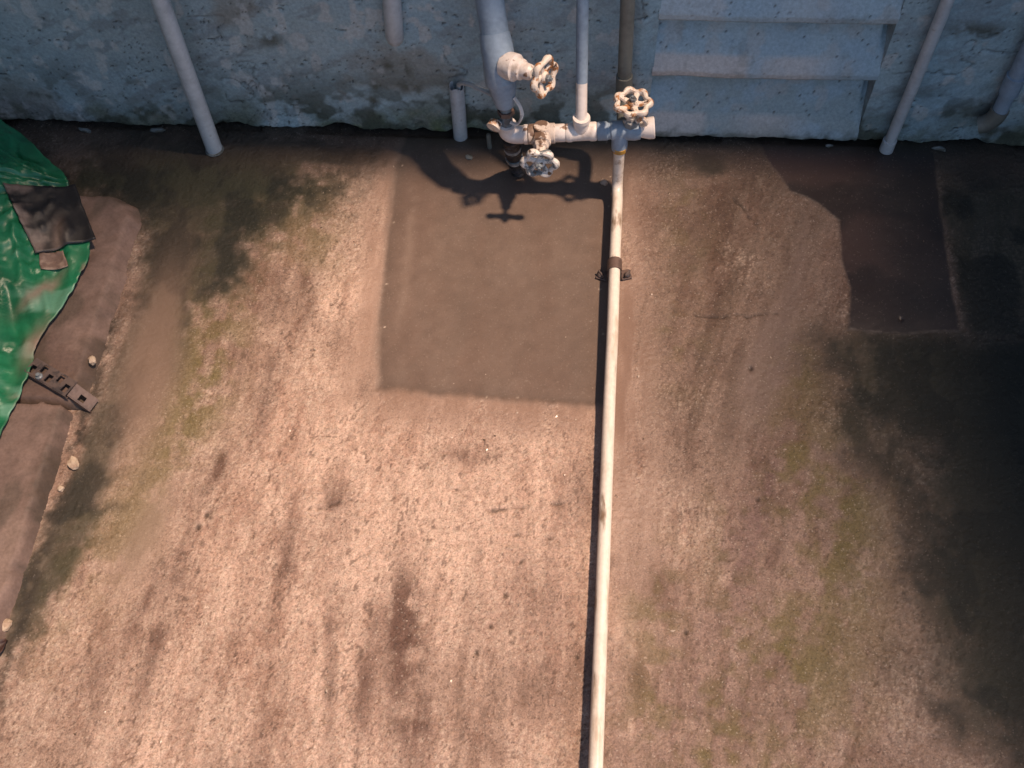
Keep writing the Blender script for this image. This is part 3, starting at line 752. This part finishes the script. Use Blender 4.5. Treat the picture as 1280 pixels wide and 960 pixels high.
# small capped spur at the left of the elbow
b = MB(); b.tube([(-.130, MY + .003, .188), (-.142, MY - .004, .194), (-.150, MY - .010, .198)], [.008, .0085, .0085], 12); b.build("spur", M['greymetal'], mt_)
b = MB(); b.rod((-.149, MY - .006, .200), (-.157, MY - .024, .194), [(0, .0125), (.5, .0142), (.7, .0142), (.72, .0118), (.55, .0110), (.54, .0)], 20); b.build("spur_cap", M['rustwheel'], mt_)

# thin vertical feed in two tones and the olive pipe behind it
o = thing("feed_pipe", "slim vertical pipe, blue above and bare white below, rising from the white tee", "pipe", (.020, MY, mz(.02) + .035))
b = MB(); b.tube([(.0200, MY, mz(.02) + .034), (.0175, MY + .034, .272)], .0112, 20); b.build("bare_section", M['pvc_bare'], o, label="bare dirty white lower section of the pipe")
b = MB(); b.tube([(.0175, MY + .034, .2715), (.0130, 1.600, .425), (.0100, 1.622, .55), (-.02, 1.63, 2.2)], .0116, 20); b.build("painted_section", M['pvc_blue'], o)
o = thing("olive_pipe", "grimy olive grey vertical pipe behind the rusty right-hand handwheel", "pipe", (.104, 1.575, .2))
b = MB(); b.tube([(.06, 1.612, 2.3), (.0965, 1.610, .42), (.1045, 1.606, .190)] + list(bez((.1045, 1.606, .187), (.106, 1.606, .150), (.106, 1.530, .172), 7)), .0140, 20); b.build("pipe", M['olive'], o)
b = MB(); b.tube([(.1030, 1.606, .235), (.1043, 1.606, .195)], .0168, 20); b.build("coupling", M['olive'], o)

# black hose below the elbow
o = thing("black_hose", "ribbed black hose stub dropping from the left elbow to the floor", "hose", (-.122, 1.50, 0))
b = MB(); ph = spline([(-.121, 1.513, .148), (-.119, 1.522, .11), (-.117, 1.540, .06), (-.110, 1.556, .010)], 8)
b.tube(ph, [.0160 + .0022 * (i % 3 == 0) for i in range(len(ph))], 16); b.build("hose", M['black'], o)
b = MB(); b.tube([ph[6] , ph[8]], .0185, 16); b.build("hose_clip", M['greymetal'], o); b = MB(); b.tube([ph[14], ph[16]], .0185, 16); b.build("hose_clip", M['greymetal'], o)

# ------------------------------------------------------------------ long pipe on the floor
FPX = [(.103, 1.50), (.097, 1.28), (.0935, 1.12), (.089, .979), (.0800, .63), (.072, .324), (.056, -.35)]
lp = thing("floor_pipe", "long thin white pipe lying on the floor from the manifold towards the viewer", "pipe", (.097, 1.28, 0))
PZ = .0300
drop = [(.0990, 1.499, mz(.099) - .030), (.1000, 1.4985, .10)] + list(bez((.1010, 1.498, .060), (.1015, 1.497, PZ), (.1020, 1.460, PZ), 10))
run = spline([(.1020, 1.46, PZ)] + [(x, y, PZ + .002 * math.sin(5 * y)) for x, y in FPX[1:]], 8)
b = MB(); b.tube(drop + run[1:], .0114, 22); b.build("pipe", M['pvc'], lp)
b = MB(); b.tube([(.0992, 1.4990, mz(.099) - .032), (.0994, 1.4988, mz(.099) - .043)], [.0150, .0140], 20); b.build("thread_tape", M['yellow'], lp)
cl = thing("pipe_clamp", "mud coated saddle clip holding the long white pipe to the floor", "clip", (.0975, 1.285, 0))
b = MB()
ang = np.linspace(math.pi, 0, 15); n_ = len(ang)
vs = []; fs = []
for s_, yo in ((0, 1.274), (1, 1.300)):
    for r_ in (.0122, .0146):
        for a_ in ang: vs.append((.0975 + r_ * math.cos(a_), yo, PZ + r_ * math.sin(a_)))
        
for i in range(n_ - 1):
    A = lambda s_, k, i: s_ * 2 * n_ + k * n_ + i
    fs += [(A(0, 1, i), A(0, 1, i + 1), A(1, 1, i + 1), A(1, 1, i)), (A(0, 0, i), A(1, 0, i), A(1, 0, i + 1), A(0, 0, i + 1)), (A(0, 0, i), A(0, 0, i + 1), A(0, 1, i + 1), A(0, 1, i)), (A(1, 0, i), A(1, 1, i), A(1, 1, i + 1), A(1, 0, i + 1))]
b.add(vs, fs); b.box((.0975 - .0134, 1.287, .012), (.0024, .026, .028)); b.box((.0975 + .0134, 1.287, .012), (.0024, .026, .028)); b.build("band", M['mud'], cl)
for sx in (-1, 1):
    cx_ = .0975 + sx * .024; hz = fz(cx_, 1.283)
    b = MB(); b.box((cx_ - sx * .001, 1.287, hz + .0035), (.022, .024, .003), rotz(sx * .3), .001); b.build("ear", M['mud'], cl)
    b = MB(); b.rod((cx_ + sx * .003, 1.284, hz + .004), (cx_ + sx * .003, 1.284, hz + .012), [(0, .0065), (.6, .0065), (1, .004)], 12); b.box((cx_ + sx * .003, 1.284, hz + .011), (.018, .0035, .008), rotz(1.0 * sx), .001); b.build("screw", M['steel'], cl)

# ------------------------------------------------------------------ other pipes along the wall
def simple_pipe(name, label, pts, r, mat, base, parts=()):
    o = thing(name, label, "pipe", base)
    b = MB(); b.tube(pts, r, 26); b.build("pipe", mat, o)
    return o
o = simple_pipe("standpipe", "pale grey standing pipe, leftmost on the wall, its foot on the dark floor", [(-.790, 1.600, -.01), (-.787, 1.601, .40), (-.78, 1.61, 2.2)], .0178, M['pvc_pale'], (-.787, 1.60, 0))
b = MB(); b.tube([(-.790, 1.600, .002), (-.790, 1.600, .006)], [.021, .019], 26); b.build("collar", M['plaster'], o)
o = simple_pipe("embedded_pipe", "short rounded pipe end plastered into the wall left of the thick riser", [(-.345, 1.656, 1.6), (-.353, 1.652, .38), (-.3585, 1.651, .285)] + [(-.359, 1.651 + .006 * k, .279 - .004 * k) for k in range(1, 4)], [.0185] * 3 + [.0175, .0150, .010], M['pvc_pale'], (-.355, 1.66, .28))
o = simple_pipe("right_pipe", "slim pale pipe standing against the wall right of the louvred vent", [(.687, 1.646, -.008), (.6885, 1.643, .2), (.688, 1.642, .42), (.69, 1.64, 2.2)], .0120, M['pvc_pale'], (.687, 1.645, 0))
o["label"] = "slim pale pipe standing against the wall right of the louvred vent"
b = MB(); b.tube([(.687, 1.646, .004), (.687, 1.646, .034)], [.0150, .0148], 22); b.build("socket", M['pvc_pale'], o)
o = simple_pipe("corner_pipe", "dim blue pipe with a bent grey foot at the far right edge", [(.882, 1.640, .12), (.880, 1.640, .20), (.87, 1.642, .5), (.86, 1.645, 2.0)], .0155, M['pvc_blue'], (.88, 1.64, .1))
b = MB(); b.tube(list(bez((.8815, 1.640, .135), (.882, 1.640, .095), (.855, 1.645, .085), 8)) , .0185, 20); b.build("elbow", M['olive'], o); b = MB(); b.tube([(.8805, 1.640, .18), (.8795, 1.640, .225)], .0195, 20); b.build("coupling", M['pvc_blue'], o)
# open-topped stub
o = thing("open_stub", "open-topped short grey pipe stub standing at the wall foot beside the riser", "pipe", (-.2455, 1.662, 0))
vs = []; fs = []; sg = 26
rings = [(-.01, .0158), (.06, .0158), (.145, .0157), (.1465, .0148), (.145, .0136), (.09, .0134)]
for (zc, rr) in rings:
    for j in range(sg):
        a_ = 2 * math.pi * j / sg; vs.append((-.2455 + .001 * zc / .17 + rr * math.cos(a_), 1.662 + rr * math.sin(a_), zc + (.004 * math.sin(3 * a_) if zc > .135 else 0)))
for i in range(len(rings) - 1):
    for j in range(sg): fs.append((i * sg + j, i * sg + (j + 1) % sg, (i + 1) * sg + (j + 1) % sg, (i + 1) * sg + j))
fs.append(tuple(range((len(rings) - 1) * sg, len(rings) * sg)))
b = MB(); b.add(vs, fs); b.build("pipe", M['pvc_pale'], o)
o = thing("bent_tube", "thin pale tube curving from the open stub to the thick riser", "tube", (-.238, 1.62, .16))
b = MB(); b.tube(spline([(-.242, 1.662, .10), (-.240, 1.660, .145), (-.234, 1.646, .168), (-.215, 1.622, .190), (-.185, 1.590, .206), (-.155, 1.556, .222)], 8), .0048, 12); b.build("tube", M['pvc_pale'], o)
o = thing("peg", "short pale peg at the wall foot just left of the elbow", "peg", (-.178, 1.630, 0))
b = MB(); b.rod((-.178, 1.630, -.005), (-.180, 1.633, .036), [(0, .0055), (.9, .0052), (1, .004)], 12); b.build("peg", M['olive'], o)

# ------------------------------------------------------------------ kerb at the left
kb = thing("concrete_kerb", "low mud-coloured cement kerb along the left edge under the green sheet", "kerb", (-1.2, .7, 0))
def kerb_slab(y0, y1, x1, top, rr, seed, soft):
    xs = np.concatenate([np.linspace(-3.0, -1.32, 12), np.arange(-1.30, x1 + .05, .005)]); ys = np.concatenate([np.arange(max(y0, .2) - .03, y1 + .05, .006)]) if y0 > 0 else np.concatenate([np.linspace(y0, .19, 20), np.arange(.2, y1 + .04, .006)])
    Xs, Ys = np.meshgrid(xs, ys)
    jx = .008 * (fbm(Xs * 9, Ys * 9, seed, 3) - .5) + .008 * (fbm(Xs * 45, Ys * 45, seed + 1, 3) - .5)
    dx = x1 - Xs + jx; dyt = (y1 - Ys + jx) * (1 if y0 > 0 else 5); dyb = (Ys - y0 + .5 * jx) * 5
    d = np.minimum(dx, np.minimum(dyt, dyb))
    # rounded far corner
    kx = np.clip(rr - dx, 0, None); ky = np.clip(rr - dyt, 0, None); d = np.minimum(d, rr - np.hypot(kx, ky))
    hgt = top * np.clip(sst(-soft * .15, soft, d), 0, 1) ** 1.0
    n1 = fbm(Xs * 8, Ys * 8, seed + 2, 4); n2 = fbm(Xs * 90, Ys * 90, seed + 3, 3)
    z = hgt + (.008 * (n1 - .5) + .0025 * (n2 - .5) + .004 * (fbm(Xs * 30, Ys * 30, seed + 8, 3) - .5)) * sst(0, .02, d) - .02 * (1 - sst(-.012, 0, d))
    c = np.empty(Xs.shape + (3,)); c[...] = (.175, .120, .100)
    c = mixc(c, (.125, .082, .068), sst(.4, .65, n1)); c = mixc(c, (.23, .165, .135), .6 * sst(.52, .7, fbm(Xs * 20, Ys * 5, seed + 4, 4)))
    c = c * (1 + .5 * (fbm(Xs * 60, Ys * 60, seed + 6, 4) - .5))[..., None]
    c = mixc(c, (.05, .040, .028), .8 * sst(.05, -.005, d + .05 * (n1 - .5)) * sst(.35, .6, n1 + .2 * (n2 - .5)))
    c = mixc(c, (.07, .055, .042), .6 * sst(.55, .68, fbm(Xs * 13, Ys * 7, seed + 7, 4)))
    keep = (d[:-1, :-1] > -.02)
    return field_slab("slab", np.stack([Xs, Ys, z], -1), kb, (c.reshape(-1, 3), np.full(Xs.size, .78), np.full(Xs.size, .5), np.full(Xs.size, .5)), M['mudfilm'], keep)
kerb_slab(.9285, 1.455, -.905, .030, .09, 401, .022)
kerb_slab(-3.5, .9265, -.922, .034, .02, 421, .010)

# perforated bracket over the joint
br = thing("perforated_strap", "muddy perforated steel strap lying across the kerb joint", "bracket", (-.93, .94, .06))
def strap(p0, p1, wd, nh, zoff):
    p0 = V(p0); p1 = V(p1); L_ = np.linalg.norm(p1 - p0); d = (p1 - p0) / L_; s = np.cross(V((0, 0, 1)), d); s /= np.linalg.norm(s)
    b = MB(); cell = L_ / nh; t = .0022; up = np.cross(d, s)
    for i in range(nh):
        c0 = p0 + d * (cell * (i + .5)); hx, hy = cell / 2, wd / 2; ix, iy = min(cell * .30, .0065), wd * .24
        off = (.16 if i % 2 else -.16) * wd
        o4 = [(-hx, -hy), (hx, -hy), (hx, hy), (-hx, hy)]; i4 = [(-ix, -iy + off), (ix, -iy + off), (ix, iy + off), (-ix, iy + off)]
        vs = [c0 + d * a_ + s * b_ + up * zz_ for zz_ in (t, 0) for (a_, b_) in o4 + i4]; fs = []
        for k in range(4):
            k2 = (k + 1) % 4
            fs += [(k, k2, 4 + k2, 4 + k), (8 + k2, 8 + k, 12 + k, 12 + k2), (4 + k, 4 + k2, 12 + k2, 12 + k)]
            if k in (0, 2) or (k == 1 and i == nh - 1) or (k == 3 and i == 0): fs.append((k2, k, 8 + k, 8 + k2))
        b.add(vs, fs)
    # folded-down flange along the near edge
    q = p0 - s * wd * .5 + up * .001; q2 = p1 - s * wd * .5 + up * .001
    b.add([q, q2, q2 - V((0, 0, .018)), q - V((0, 0, .018)), q - s * .002, q2 - s * .002, q2 - s * .002 - V((0, 0, .018)), q - s * .002 - V((0, 0, .018))], [(0, 1, 2, 3), (5, 4, 7, 6), (1, 0, 4, 5), (3, 2, 6, 7), (0, 3, 7, 4), (2, 1, 5, 6)])
    return b
strap((-1.010, .998, .046), (-.918, .950, .043), .034, 5, 0).build("strap", M['steel'], br, smooth=False)
b = strap((-.918, .950, .042), (-.884, .936, .008), .026, 1, 0); b.build("end_tab", M['mud'], br, smooth=False)
b = MB(); b.rod((-.985, .972, .040), (-.985, .972, .056), [(0, .007), (.6, .007), (.7, .004), (1, .004)], 8); b.build("bolt", M['greymetal'], br)

# ------------------------------------------------------------------ green sheet heaped over the kerb
def tarp():
    edge_pts = [(-1.26, 1.61, .08), (-1.17, 1.545, .085), (-1.11, 1.49, .08), (-1.055, 1.445, .08), (-1.040, 1.41, .070), (-.998, 1.34, .060), (-.968, 1.278, .052), (-.970, 1.215, .047), (-.982, 1.155, .045), (-1.010, 1.062, .044), (-1.008, .995, .045), (-1.015, .91, .044), (-1.030, .81, .044), (-1.06, .71, .043), (-1.11, .63, .043)]
    E_ = spline(edge_pts, 14); n = len(E_)
    ts = np.concatenate([np.linspace(0, .15, 30), np.linspace(.155, .62, 60)]); P = np.empty((n, len(ts), 3))
    back = V((-1.0, -.12, 0))
    for i, e in enumerate(E_):
        s = i / (n - 1)
        for j, t in enumerate(ts):
            p = e + back * t
            P[i, j] = p
    x, y = P[..., 0], P[..., 1]; T = np.broadcast_to(ts[None], x.shape)
    sI = np.broadcast_to(np.linspace(0, 1, n)[:, None], x.shape)
    rise = .12 * sst(0, .34, T) * (.35 + .65 * np.exp(-((sI - .25) / .30) ** 2)) + .06 * sst(.1, .5, T)
    # folds radiating from the far corner and long ridges along the near part
    a = np.arctan2(y - 1.43, x + 1.02)
    fold = np.abs(fbm(a * 7, np.hypot(x + 1.02, y - 1.43) * 4, 501, 3) - .5) * 2
    ridge = np.abs(fbm((x + .35 * y) * 22, y * 4, 502, 3) - .5) * 2
    wr = fbm(x * 38, y * 38, 503, 4)
    amp = sst(0, .05, T)
    z = P[..., 2] + rise - .035 * (fold - .3) * amp * sst(.62, .25, sI) - .042 * (ridge - .3) * amp * sst(.2, .55, sI) + .003 * (wr - .5) * (.3 + amp)
    cr = 1 - np.abs(fbm(x * 17 + 1.5 * wr, y * 12, 510, 3) - .5) * 2; cr2 = 1 - np.abs(fbm(x * 40, y * 30 + 2 * wr, 511, 2) - .5) * 2
    z = z + (.008 * cr ** 5 + .0008 * cr2 ** 4) * amp
    z = np.maximum(z, .040 + .002 * wr)
    z = z + .006 * np.exp(-(T / .012) ** 2) * (fbm(sI * 40, T * 0, 504, 2) - .1)          # rolled hem
    P[..., 2] = z
    P[..., 0] += .006 * (fbm(sI * 60, T * 10, 505, 3) - .5)
    c = np.empty(x.shape + (3,)); c[...] = (.018, .185, .082)
    c = mixc(c, (.010, .12, .052), sst(.4, .7, fbm(x * 14, y * 14, 506, 4)))
    c = mixc(c, (.16, .36, .25), .7 * sst(.54, .68, fbm(x * 9, y * 30, 507, 4)) * sst(.35, .6, sI))  # pale highlights painted into the sheet colour
    mud = sst(.56, .66, fbm((x + .45 * y) * 16, y * 5, 508, 4)) * sst(.3, .5, sI) + .9 * blob(x + .01 * (wr - .5), y, -1.015, 1.045, .018, .05, -10)
    mud = mud + 1.0 * blob(x + .02 * (wr - .5), y + .02 * (wr - .5), -1.035, 1.17, .012, .06, -30)
    c = mixc(c, (.27, .19, .145), .85 * mud * sst(.3, .5, wr + .15))
    return P, c, mud
P, c, mud = tarp()
gt = field_slab("green_sheet", P, None, (c.reshape(-1, 3), np.clip(.36 + .35 * mud.ravel(), 0, .75), np.full(mud.size, .25), np.full(mud.size, .25)), M['mudfilm'])
tag(gt, "crumpled green plastic sheet with mud smears heaped over the kerb", "tarpaulin")
md = gt.modifiers.new("thickness", 'SOLIDIFY'); md.thickness = .0012; md.offset = -1
TARP = P.reshape(-1, 3)
def tz(x, y):
    d = (TARP[:, 0] - x) ** 2 + (TARP[:, 1] - y) ** 2
    k = np.argsort(d)[:6]; return float(TARP[k, 2].max())

def bent_sheet(name, corners, lift, seed, cfun, rough, thick, nu=26, nv=26, wav=.006, follow=True):
    c4 = [V(p) for p in corners]; P = np.empty((nv, nu, 3))
    for j, v in enumerate(np.linspace(0, 1, nv)):
        for i, u in enumerate(np.linspace(0, 1, nu)):
            p = c4[0] * (1 - u) * (1 - v) + c4[1] * u * (1 - v) + c4[2] * u * v + c4[3] * (1 - u) * v
            P[j, i] = p
    x, y = P[..., 0].copy(), P[..., 1].copy()
    if follow:
        flat_z = np.array([tz(a_, b_) for a_, b_ in zip(x.ravel(), y.ravel())]).reshape(x.shape)
        k_ = np.pad(flat_z, 3, mode='edge'); sm = sum(k_[a_:a_ + x.shape[0], b_:b_ + x.shape[1]] for a_ in range(7) for b_ in range(7)) / 49.0
        P[..., 2] = np.maximum(sm, flat_z) + .0035
    P[..., 2] += lift + wav * (fbm(x * 14, y * 14, seed, 3) - .5) * 2
    P[..., 0] += .007 * (fbm(x * 22, y * 22, seed + 1, 3) - .5); P[..., 1] += .007 * (fbm(x * 22, y * 22, seed + 2, 3) - .5)
    o = field_slab(name, P[:, ::-1], None, (cfun(x, y)[:, ::-1].reshape(-1, 3), np.full(x.size, rough), np.full(x.size, .5), np.full(x.size, .5)), M['mudfilm'])
    md = o.modifiers.new("thickness", 'SOLIDIFY'); md.thickness = thick; md.offset = 0
    return o
PZs = .165
def c_black(x, y):
    c = np.empty(x.shape + (3,)); c[...] = (.011, .011, .013)
    n = fbm(x * 26, y * 26, 601, 4)
    c = mixc(c, (.20, .15, .125), .95 * sst(.52, .68, n * .6 + .36 * sst(-1.03, -1.11, x + .25 * (y - 1.33))))
    c = mixc(c, (.26, .19, .15), .9 * blob(x, y, -1.030, 1.285, .012, .035, 10) * sst(.3, .5, n + .1))
    return c
o = bent_sheet("rubber_square", [(-1.150, 1.382, .09), (-1.027, 1.420, .09), (-.956, 1.291, .09), (-1.066, 1.246, .09)], 0.002, 610, c_black, .5, .003, wav=.003)
tag(o, "square black rubber offcut with muddy left half lying on the green sheet", "rubber sheet")
def c_card(x, y):
    c = np.empty(x.shape + (3,)); c[...] = (.36, .26, .20); return mixc(c, (.2, .13, .1), sst(.5, .65, fbm(x * 60, y * 60, 602, 3)))
o = bent_sheet("card_scrap", [(-1.060, 1.252, .09), (-1.015, 1.262, .09), (-.999, 1.226, .09), (-1.046, 1.215, .09)], -.001, 620, c_card, .8, .0015, 12, 12, .002)
tag(o, "small tan card scrap sticking out below the black rubber square", "scrap")

# ------------------------------------------------------------------ loose bits
def rock(name, label, cat, ctr, s, mat, seed, group=None, flat=.7, parent=None):
    rnd = random.Random(seed)
    import bmesh
    bm = bmesh.new(); bmesh.ops.create_icosphere(bm, subdivisions=(1 if flat < .5 else 2), radius=1)
    for v in bm.verts:
        k = 1 + (.8 if flat < .5 else .35) * (rnd.random() - .5)
        q = v.co.copy(); q = Vector((round(q.x * 2.2) / 2.2 * .5 + q.x * .5, round(q.y * 2.2) / 2.2 * .5 + q.y * .5, q.z))
        v.co = Vector((q.x * s[0] * k, q.y * s[1] * k, q.z * s[2] * k))
    me = bpy.data.meshes.new(name); bm.to_mesh(me); bm.free(); me.materials.append(mat)
    o = bpy.data.objects.new(name, me); COL.objects.link(o); o.location = (ctr[0], ctr[1], ctr[2] + s[2] * .55); o.rotation_euler = (0, 0, rnd.random() * 6)
    return tag(o, label, cat, group)
rock("stone_chip", "largest pale stone chip beside the lower kerb edge", "stone", (-.893, .815, fz(-.893, .815)), (.009, .014, .009), M['stone'], 3, "stone chips by the kerb")
rock("stone_chip", "small round tan pebble at the kerb edge above the perforated strap", "stone", (-.905, 1.025, .020), (.007, .009, .008), M['stone'], 4, "stone chips by the kerb")
rock("stone_chip", "little pale chip just below the largest stone chip by the kerb", "stone", (-.903, .765, fz(-.903, .765)), (.006, .006, .005), M['stone'], 5, "stone chips by the kerb")
rock("stone_chip", "tan stone cut by the left photo edge above the dead leaf", "stone", (-.932, .505, fz(-.93, .505)), (.012, .020, .008), M['stone'], 8, "stone chips by the kerb")
def leaf(ctr, L_, wd, rot, label):
    n = 12; P = []
    for i in range(n):
        t = i / (n - 1); w_ = wd * math.sin(math.pi * min(1, t * .98 + .02)) ** .7 * (1 - .25 * t)
        for s_ in (-1, -.5, 0, .5, 1):
            p = rotz(rot) @ V(((t - .5) * L_, s_ * w_ * (1 + .12 * math.sin(9 * t)), .004 + .010 * abs(s_) ** 1.5 + .006 * math.sin(3 * t)))
            P.append(V(ctr) + p)
    fs = []
    for i in range(n - 1):
        for k in range(4): fs.append((i * 5 + k, i * 5 + k + 1, (i + 1) * 5 + k + 1, (i + 1) * 5 + k))
    o = link_mesh("dead_leaf", P, fs, M['leaf']); o.modifiers.new("thickness", 'SOLIDIFY').thickness = .0008
    return tag(o, label, "leaf")
leaf((-.925, .455, fz(-.92, .455)), .06, .018, 1.1, "curled dark brown leaf at the left photo edge near the bottom")
# plaster flakes fallen along the wall foot
FL = [((-1.10, 1.650), .030, "dull plaster flake at the wall foot near the far left end of the wall"), ((-.93, 1.652), .035, "dull plaster flake at the wall foot left of the standing grey pipe"),
      ((.565, 1.652), .022, "small plaster flake at the wall foot below the vent's right end"), ((.80, 1.655), .035, "bluish plaster flake at the wall foot right of the slim pipe")]
for i, ((fx_, fy_), s_, lab) in enumerate(FL):
    rock("plaster_flake", lab, "plaster flake", (fx_, fy_, fz(fx_, fy_)), (s_ * .5, s_ * .22, .005), M['plaster'], 40 + i, "plaster flakes along the wall foot", .3)
    bpy.context.scene.collection.objects[-1].rotation_euler = (0, 0, .15 * (i % 3 - 1))
rock("metal_ring", "small pale round washer on the dark floor below the open stub", "washer", (-.222, 1.600, fz(-.222, 1.60)), (.009, .007, .003), M['plaster'], 60)
rock("stone_chip", "brown pebble on the cement patch left of the pipe's top end", "stone", (.075, 1.535, fz(.075, 1.535)), (.008, .009, .006), M['card'], 61)
# loose grit: sand grains and chips too small to count
rs = np.random.RandomState(5)
n_g = 1300
gxs = rs.uniform(-.9, 1.0, n_g); gys = rs.uniform(.2, 1.64, n_g)
sdp = inpoly_sd(gxs, gys, PATCH); sdd = inpoly_sd(gxs, gys, DAMP)
dens = fbm(gxs * 3, gys * 3, 700, 3)
keep = (rs.rand(n_g) < np.where(sdp > 0, .03 + .20 * np.exp(-((gys - 1.01) / .03) ** 2), np.where(sdd > 0, .03, sst(.3, .65, dens) * sst(.50, .35, gxs)))) & ((gxs > -.60) | (gys < 1.0)) & (gxs > -.82)
gxs, gys = gxs[keep], gys[keep]
gh = floor_fields(gxs, gys, False)
vs = []; fs = []
for x_, y_, z_ in zip(gxs, gys, gh):
    s_ = .0009 + .0016 * rs.rand() ** 3; a_ = rs.rand() * 6.28; k = len(vs); el_ = 1 + 1.3 * rs.rand()
    ca, sa = math.cos(a_), math.sin(a_)
    for (dx, dy, dz) in ((el_, 0, .3), (0, 1, .2), (-el_, 0, .3), (0, -1, .2), (.2 * rs.randn(), .2 * rs.randn(), .9), (0, 0, -.8)):
        vs.append((x_ + s_ * (dx * ca - dy * sa), y_ + s_ * (dx * sa + dy * ca), z_ + s_ * (dz * .7 + .15)))
    for t in range(4): fs += [(k + t, k + (t + 1) % 4, k + 4), (k + (t + 1) % 4, k + t, k + 5)]
g = link_mesh("grit", vs, fs, M['grit'], None, False)
tag(g, "scattered pale sand grains and grit on the concrete floor", "grit", kind="stuff")
